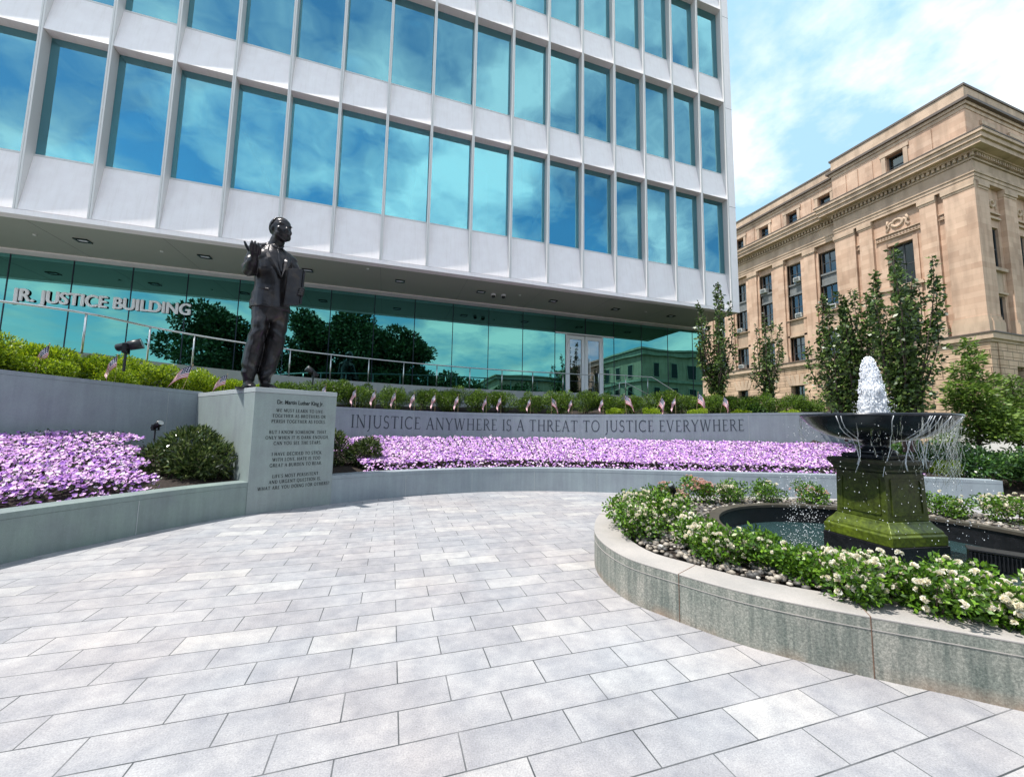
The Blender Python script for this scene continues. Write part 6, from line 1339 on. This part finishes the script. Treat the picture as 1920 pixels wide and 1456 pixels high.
# right arm (viewer's left), bent with the hand raised and open
limb(bm, [(-0.28, 2.74, 0.03, 0.145, 0.15), (-0.33, 2.56, 0.08, 0.13, 0.14), (-0.365, 2.40, 0.14, 0.125, 0.13), (-0.36, 2.30, 0.22, 0.12, 0.12), (-0.335, 2.34, 0.36, 0.11, 0.11), (-0.30, 2.42, 0.50, 0.095, 0.095)])
limb(bm, [(-0.30, 2.42, 0.50, 0.075, 0.075), (-0.285, 2.47, 0.58, 0.062, 0.062)])
# left arm (viewer's right), forearm forward holding the book
limb(bm, [(0.34, 2.68, -0.02, 0.135, 0.14), (0.40, 2.50, 0.0, 0.125, 0.13), (0.44, 2.30, 0.02, 0.12, 0.125), (0.46, 2.14, 0.07, 0.115, 0.12), (0.48, 2.06, 0.18, 0.10, 0.10), (0.485, 2.03, 0.27, 0.08, 0.08)])
limb(bm, [(0.485, 2.03, 0.26, 0.06, 0.06), (0.50, 2.01, 0.32, 0.05, 0.05)])
# neck
limb(bm, [(0.01, 2.84, 0.0, 0.16, 0.16), (0.04, 2.98, 0.03, 0.135, 0.14), (0.075, 3.12, 0.06, 0.13, 0.135)])
# head: turned towards the right of the picture.  face axis fd, side axis fs
yawh = radians(27); fd = (sin(yawh), cos(yawh)); fs = (cos(yawh), -sin(yawh)); HC = (0.115, 3.30, 0.11); k_ = 1.0
def hp(s_, u_, f_): return (HC[0] + fs[0] * s_ + fd[0] * f_, HC[1] + u_, HC[2] + fs[1] * s_ + fd[1] * f_)
RH = Matrix.Rotation(-yawh, 3, 'Z')
def hb(s_, u_, f_, r, sc=(1, 1, 1), sub=2): ball(bm, hp(s_, u_, f_), r, sc, RH, sub)
hb(0, 0.04, -0.03, 0.205, (0.9, 1.1, 1.05)); hb(0, -0.05, 0.05, 0.165, (0.92, 0.95, 1.2)); hb(0, -0.17, 0.085, 0.10, (1.15, 0.95, 0.85)); hb(0, -0.215, 0.12, 0.06, (1.1, 0.8, 0.8)); hb(0, 0.12, 0.05, 0.15, (1, 0.9, 0.75))
limb_n = [hp(0, 0.03, 0.19), hp(0, -0.045, 0.235)]
limb(bm, [(*hp(0, 0.045, 0.175), 0.022, 0.022), (*hp(0, -0.02, 0.215), 0.028, 0.03), (*hp(0, -0.055, 0.215), 0.038, 0.026)])
for s_ in (-1, 1):
    hb(s_ * 0.072, 0.078, 0.168, 0.042, (1.5, 0.7, 0.42)); hb(s_ * 0.10, -0.035, 0.125, 0.06, (0.9, 0.7, 0.9)); hb(s_ * 0.065, 0.035, 0.15, 0.028, (1.2, 0.9, 0.75)); hb(s_ * 0.035, -0.055, 0.20, 0.02, (1, 1, 0.8))
    hb(s_ * 0.175, -0.01, -0.005, 0.05, (0.5, 0.75, 1.2)); hb(s_ * 0.10, -0.13, 0.07, 0.075, (0.8, 1, 1))
hb(0, -0.098, 0.195, 0.032, (1.9, 0.7, 0.55)); hb(0, -0.133, 0.188, 0.032, (1.6, 0.75, 0.6)); hb(0, -0.08, 0.185, 0.026, (1.9, 0.8, 0.6))
def folds(co, n_):
    z = co.z; a = co.x * RA.x + co.y * RA.y; c = co.x * KA.x + co.y * KA.y; d = 0
    if z < 1.62:      # trouser drapery: diagonal and curved folds
        side = -1 if a < (-0.02 - (1.6 - z) * 0.03) else 1; kz = exp(-((z - 1.15) / 0.28) ** 2); ka = exp(-((z - 0.33) / 0.2) ** 2)
        d += 0.009 * sin(z * 26 + side * a * 16 + c * 7) * kz + 0.009 * sin(z * 30 - side * a * 22) * ka + 0.006 * sin(z * 7 + a * 24 * side + c * 12)
    elif z < 2.75: d += 0.007 * sin(a * 20 + z * 5 + c * 5) * (1 if z < 2.4 else 0.5) + (0.008 * sin(z * 32 + a * 12) if abs(a) > 0.28 else 0)
    return d
body = remesh(bm, 'body', 0.0145, 3, folds)
# hands with separate fingers, the palm up hand and the one round the book
bm = bmesh.new()
ball(bm, (-0.285, 2.515, 0.63), 0.075, (1.05, 1.1, 0.55), sub=2); limb(bm, [(-0.29, 2.46, 0.56, 0.055, 0.05), (-0.285, 2.51, 0.64, 0.07, 0.045)])
for i, (a_, l_, cu) in enumerate([(-0.345, 0.155, 0.3), (-0.295, 0.18, 0.2), (-0.245, 0.17, 0.15), (-0.20, 0.135, 0.1)]):
    b0 = (a_ * 0.4 - 0.285 * 0.6 + (a_ + 0.285) * 0.5, 2.535 - 0.01 * i, 0.68)
    limb(bm, [(b0[0], b0[1], b0[2], 0.026), (a_, 2.57 - 0.012 * i + l_ * 0.15, 0.74, 0.024), (a_ + 0.005, 2.57 + l_ * 0.38 - 0.012 * i, 0.785, 0.022), (a_ + 0.012, 2.565 + l_ * 0.75 - 0.014 * i, 0.775, 0.017)], 8)
limb(bm, [(-0.33, 2.53, 0.60, 0.034), (-0.39, 2.58, 0.61, 0.029), (-0.43, 2.65, 0.62, 0.025), (-0.45, 2.70, 0.62, 0.018)], 8)
remesh(bm, 'raised_hand', 0.008, 2)
bm = bmesh.new()
ball(bm, (0.53, 2.01, 0.33), 0.07, (0.9, 1.0, 1.15))
for i in range(4):
    z = 2.075 - i * 0.043; limb(bm, [(0.55, z, 0.30, 0.026), (0.585 - 0.006 * i, z + 0.004, 0.36, 0.025), (0.565 - 0.008 * i, z + 0.002, 0.415, 0.023), (0.505 - 0.008 * i, z - 0.004, 0.425, 0.018)], 8)
limb(bm, [(0.52, 2.07, 0.30, 0.03), (0.50, 2.14, 0.285, 0.026), (0.47, 2.18, 0.28, 0.02)], 8)
remesh(bm, 'book_hand', 0.008, 2)
def slab(corners, th, name, mat, bev=0.006, parent=None):
    A = [W(*c_) for c_ in corners]; nrm = (A[1] - A[0]).cross(A[3] - A[0]).normalized(); mb = MB()
    vs = [tuple(p + nrm * th / 2) for p in A] + [tuple(p - nrm * th / 2) for p in A]
    mb.add(vs, [(0, 1, 2, 3), (7, 6, 5, 4), (0, 4, 5, 1), (1, 5, 6, 2), (2, 6, 7, 3), (3, 7, 4, 0)]); return mb.build(name, mat, parent or st_root, bevel=bev)
bk = slab([(0.25, 1.68, 0.40), (0.505, 1.735, 0.36), (0.535, 2.49, 0.36), (0.275, 2.42, 0.42)], 0.06, 'book', M['bronze'], 0.008)
slab([(0.515, 1.76, 0.375), (0.53, 1.763, 0.355), (0.556, 2.46, 0.355), (0.541, 2.457, 0.375)], 0.075, 'spine', M['bronze'], 0.006, bk)
# suit details laid on the chest: lapels, collar, tie, pocket flap, buttons, jacket hem
def ribbon(pts, w_, th, name, lift=0.0):
    mb = MB(); P = [W(*p) for p in pts]; n_ = len(P)
    for i, p in enumerate(P):
        d = (P[min(i + 1, n_ - 1)] - P[max(i - 1, 0)]).normalized(); s_ = d.cross(KA).normalized(); ww = w_[i] if hasattr(w_, '__len__') else w_
        mb.v += [tuple(p + s_ * ww + KA * 0), tuple(p + KA * th), tuple(p - s_ * ww + KA * 0), tuple(p - KA * 0.05)]
    for i in range(n_ - 1):
        for k in range(4): mb.f.append((4 * i + k, 4 * i + (k + 1) % 4, 4 * i + 4 + (k + 1) % 4, 4 * i + 4 + k)); mb.m.append(0)
    mb.f += [(3, 2, 1, 0), tuple(4 * n_ - 4 + k for k in range(4))]; mb.m += [0, 0]; return mb.build(name, M['bronze'], st_root, bevel=0.004)
ribbon([(-0.07, 2.93, 0.13), (-0.09, 2.80, 0.23), (-0.03, 2.62, 0.325), (0.08, 2.42, 0.36), (0.17, 2.24, 0.375)], [0.03, 0.055, 0.06, 0.045, 0.012], 0.022, 'lapel')
ribbon([(0.14, 2.91, 0.14), (0.24, 2.78, 0.21), (0.26, 2.60, 0.31), (0.23, 2.42, 0.345), (0.18, 2.24, 0.372)], [0.03, 0.05, 0.055, 0.04, 0.012], 0.022, 'lapel')
ribbon([(0.07, 2.90, 0.19), (0.10, 2.76, 0.265), (0.135, 2.58, 0.32), (0.165, 2.36, 0.345)], [0.035, 0.026, 0.034, 0.028], 0.02, 'tie')
ribbon([(-0.04, 3.0, 0.10), (0.0, 2.93, 0.185), (0.07, 2.875, 0.225)], [0.035, 0.04, 0.012], 0.012, 'collar'); ribbon([(0.17, 2.99, 0.12), (0.14, 2.92, 0.19), (0.085, 2.875, 0.225)], [0.03, 0.035, 0.012], 0.012, 'collar')
ribbon([(-0.20, 1.985, 0.24), (-0.10, 1.975, 0.315), (-0.02, 1.97, 0.34)], 0.022, 0.012, 'pocket_flap')
hem = []
for k in range(25):
    t = 2 * pi * k / 24; hem.append(W(0.035 + 0.352 * cos(t), 1.635, 0.03 + 0.317 * sin(t)))
MB().tube([tuple(p) for p in hem], 0.013, 8, cap=False).build('jacket_hem', M['bronze'], st_root, smooth=True)
# hair as a close cap with a receding hairline
bm = bmesh.new(); bmesh.ops.create_icosphere(bm, subdivisions=4, radius=1.0)
basis = Matrix(((RA.x, KA.x, 0, 0), (RA.y, KA.y, 0, 0), (0, 0, 1, 0), (0, 0, 0, 1)))
rm = []
for v in bm.verts:
    x, y, z = v.co; front = y
    if (front > 0.30 and z < 0.70 + 0.1 * abs(x)) or (z < -0.55) or (front > 0.16 and z < 0.30 - 0.25 * abs(x)) or (abs(x) > 0.5 and z < -0.15 and front > -0.3): rm.append(v)
bmesh.ops.delete(bm, geom=rm, context='VERTS')
for v in bm.verts: v.co *= 1 + 0.008 * sin(v.co.x * 31) * cos(v.co.y * 27) * sin(v.co.z * 29 + 1)
bmesh.ops.solidify(bm, geom=bm.faces[:], thickness=0.03)
bm.transform(Matrix.Translation(W(*hp(0, 0.05, -0.03))) @ basis @ RH.to_4x4() @ Matrix.Diagonal((0.196, 0.236, 0.222, 1)))
me = bpy.data.meshes.new('hair'); bm.to_mesh(me); bm.free(); me.materials.append(M['bronze']); me.polygons.foreach_set('use_smooth', [True] * len(me.polygons)); ho = bpy.data.objects.new('hair', me); col.objects.link(ho); ho.parent = st_root
MB().obox(W(-0.09, 0.012, 0.1), RA * 0.33, KA * 0.36, Vector((0, 0, 0.0115))).build('base_plate', M['bronze'], st_root, bevel=0.004)
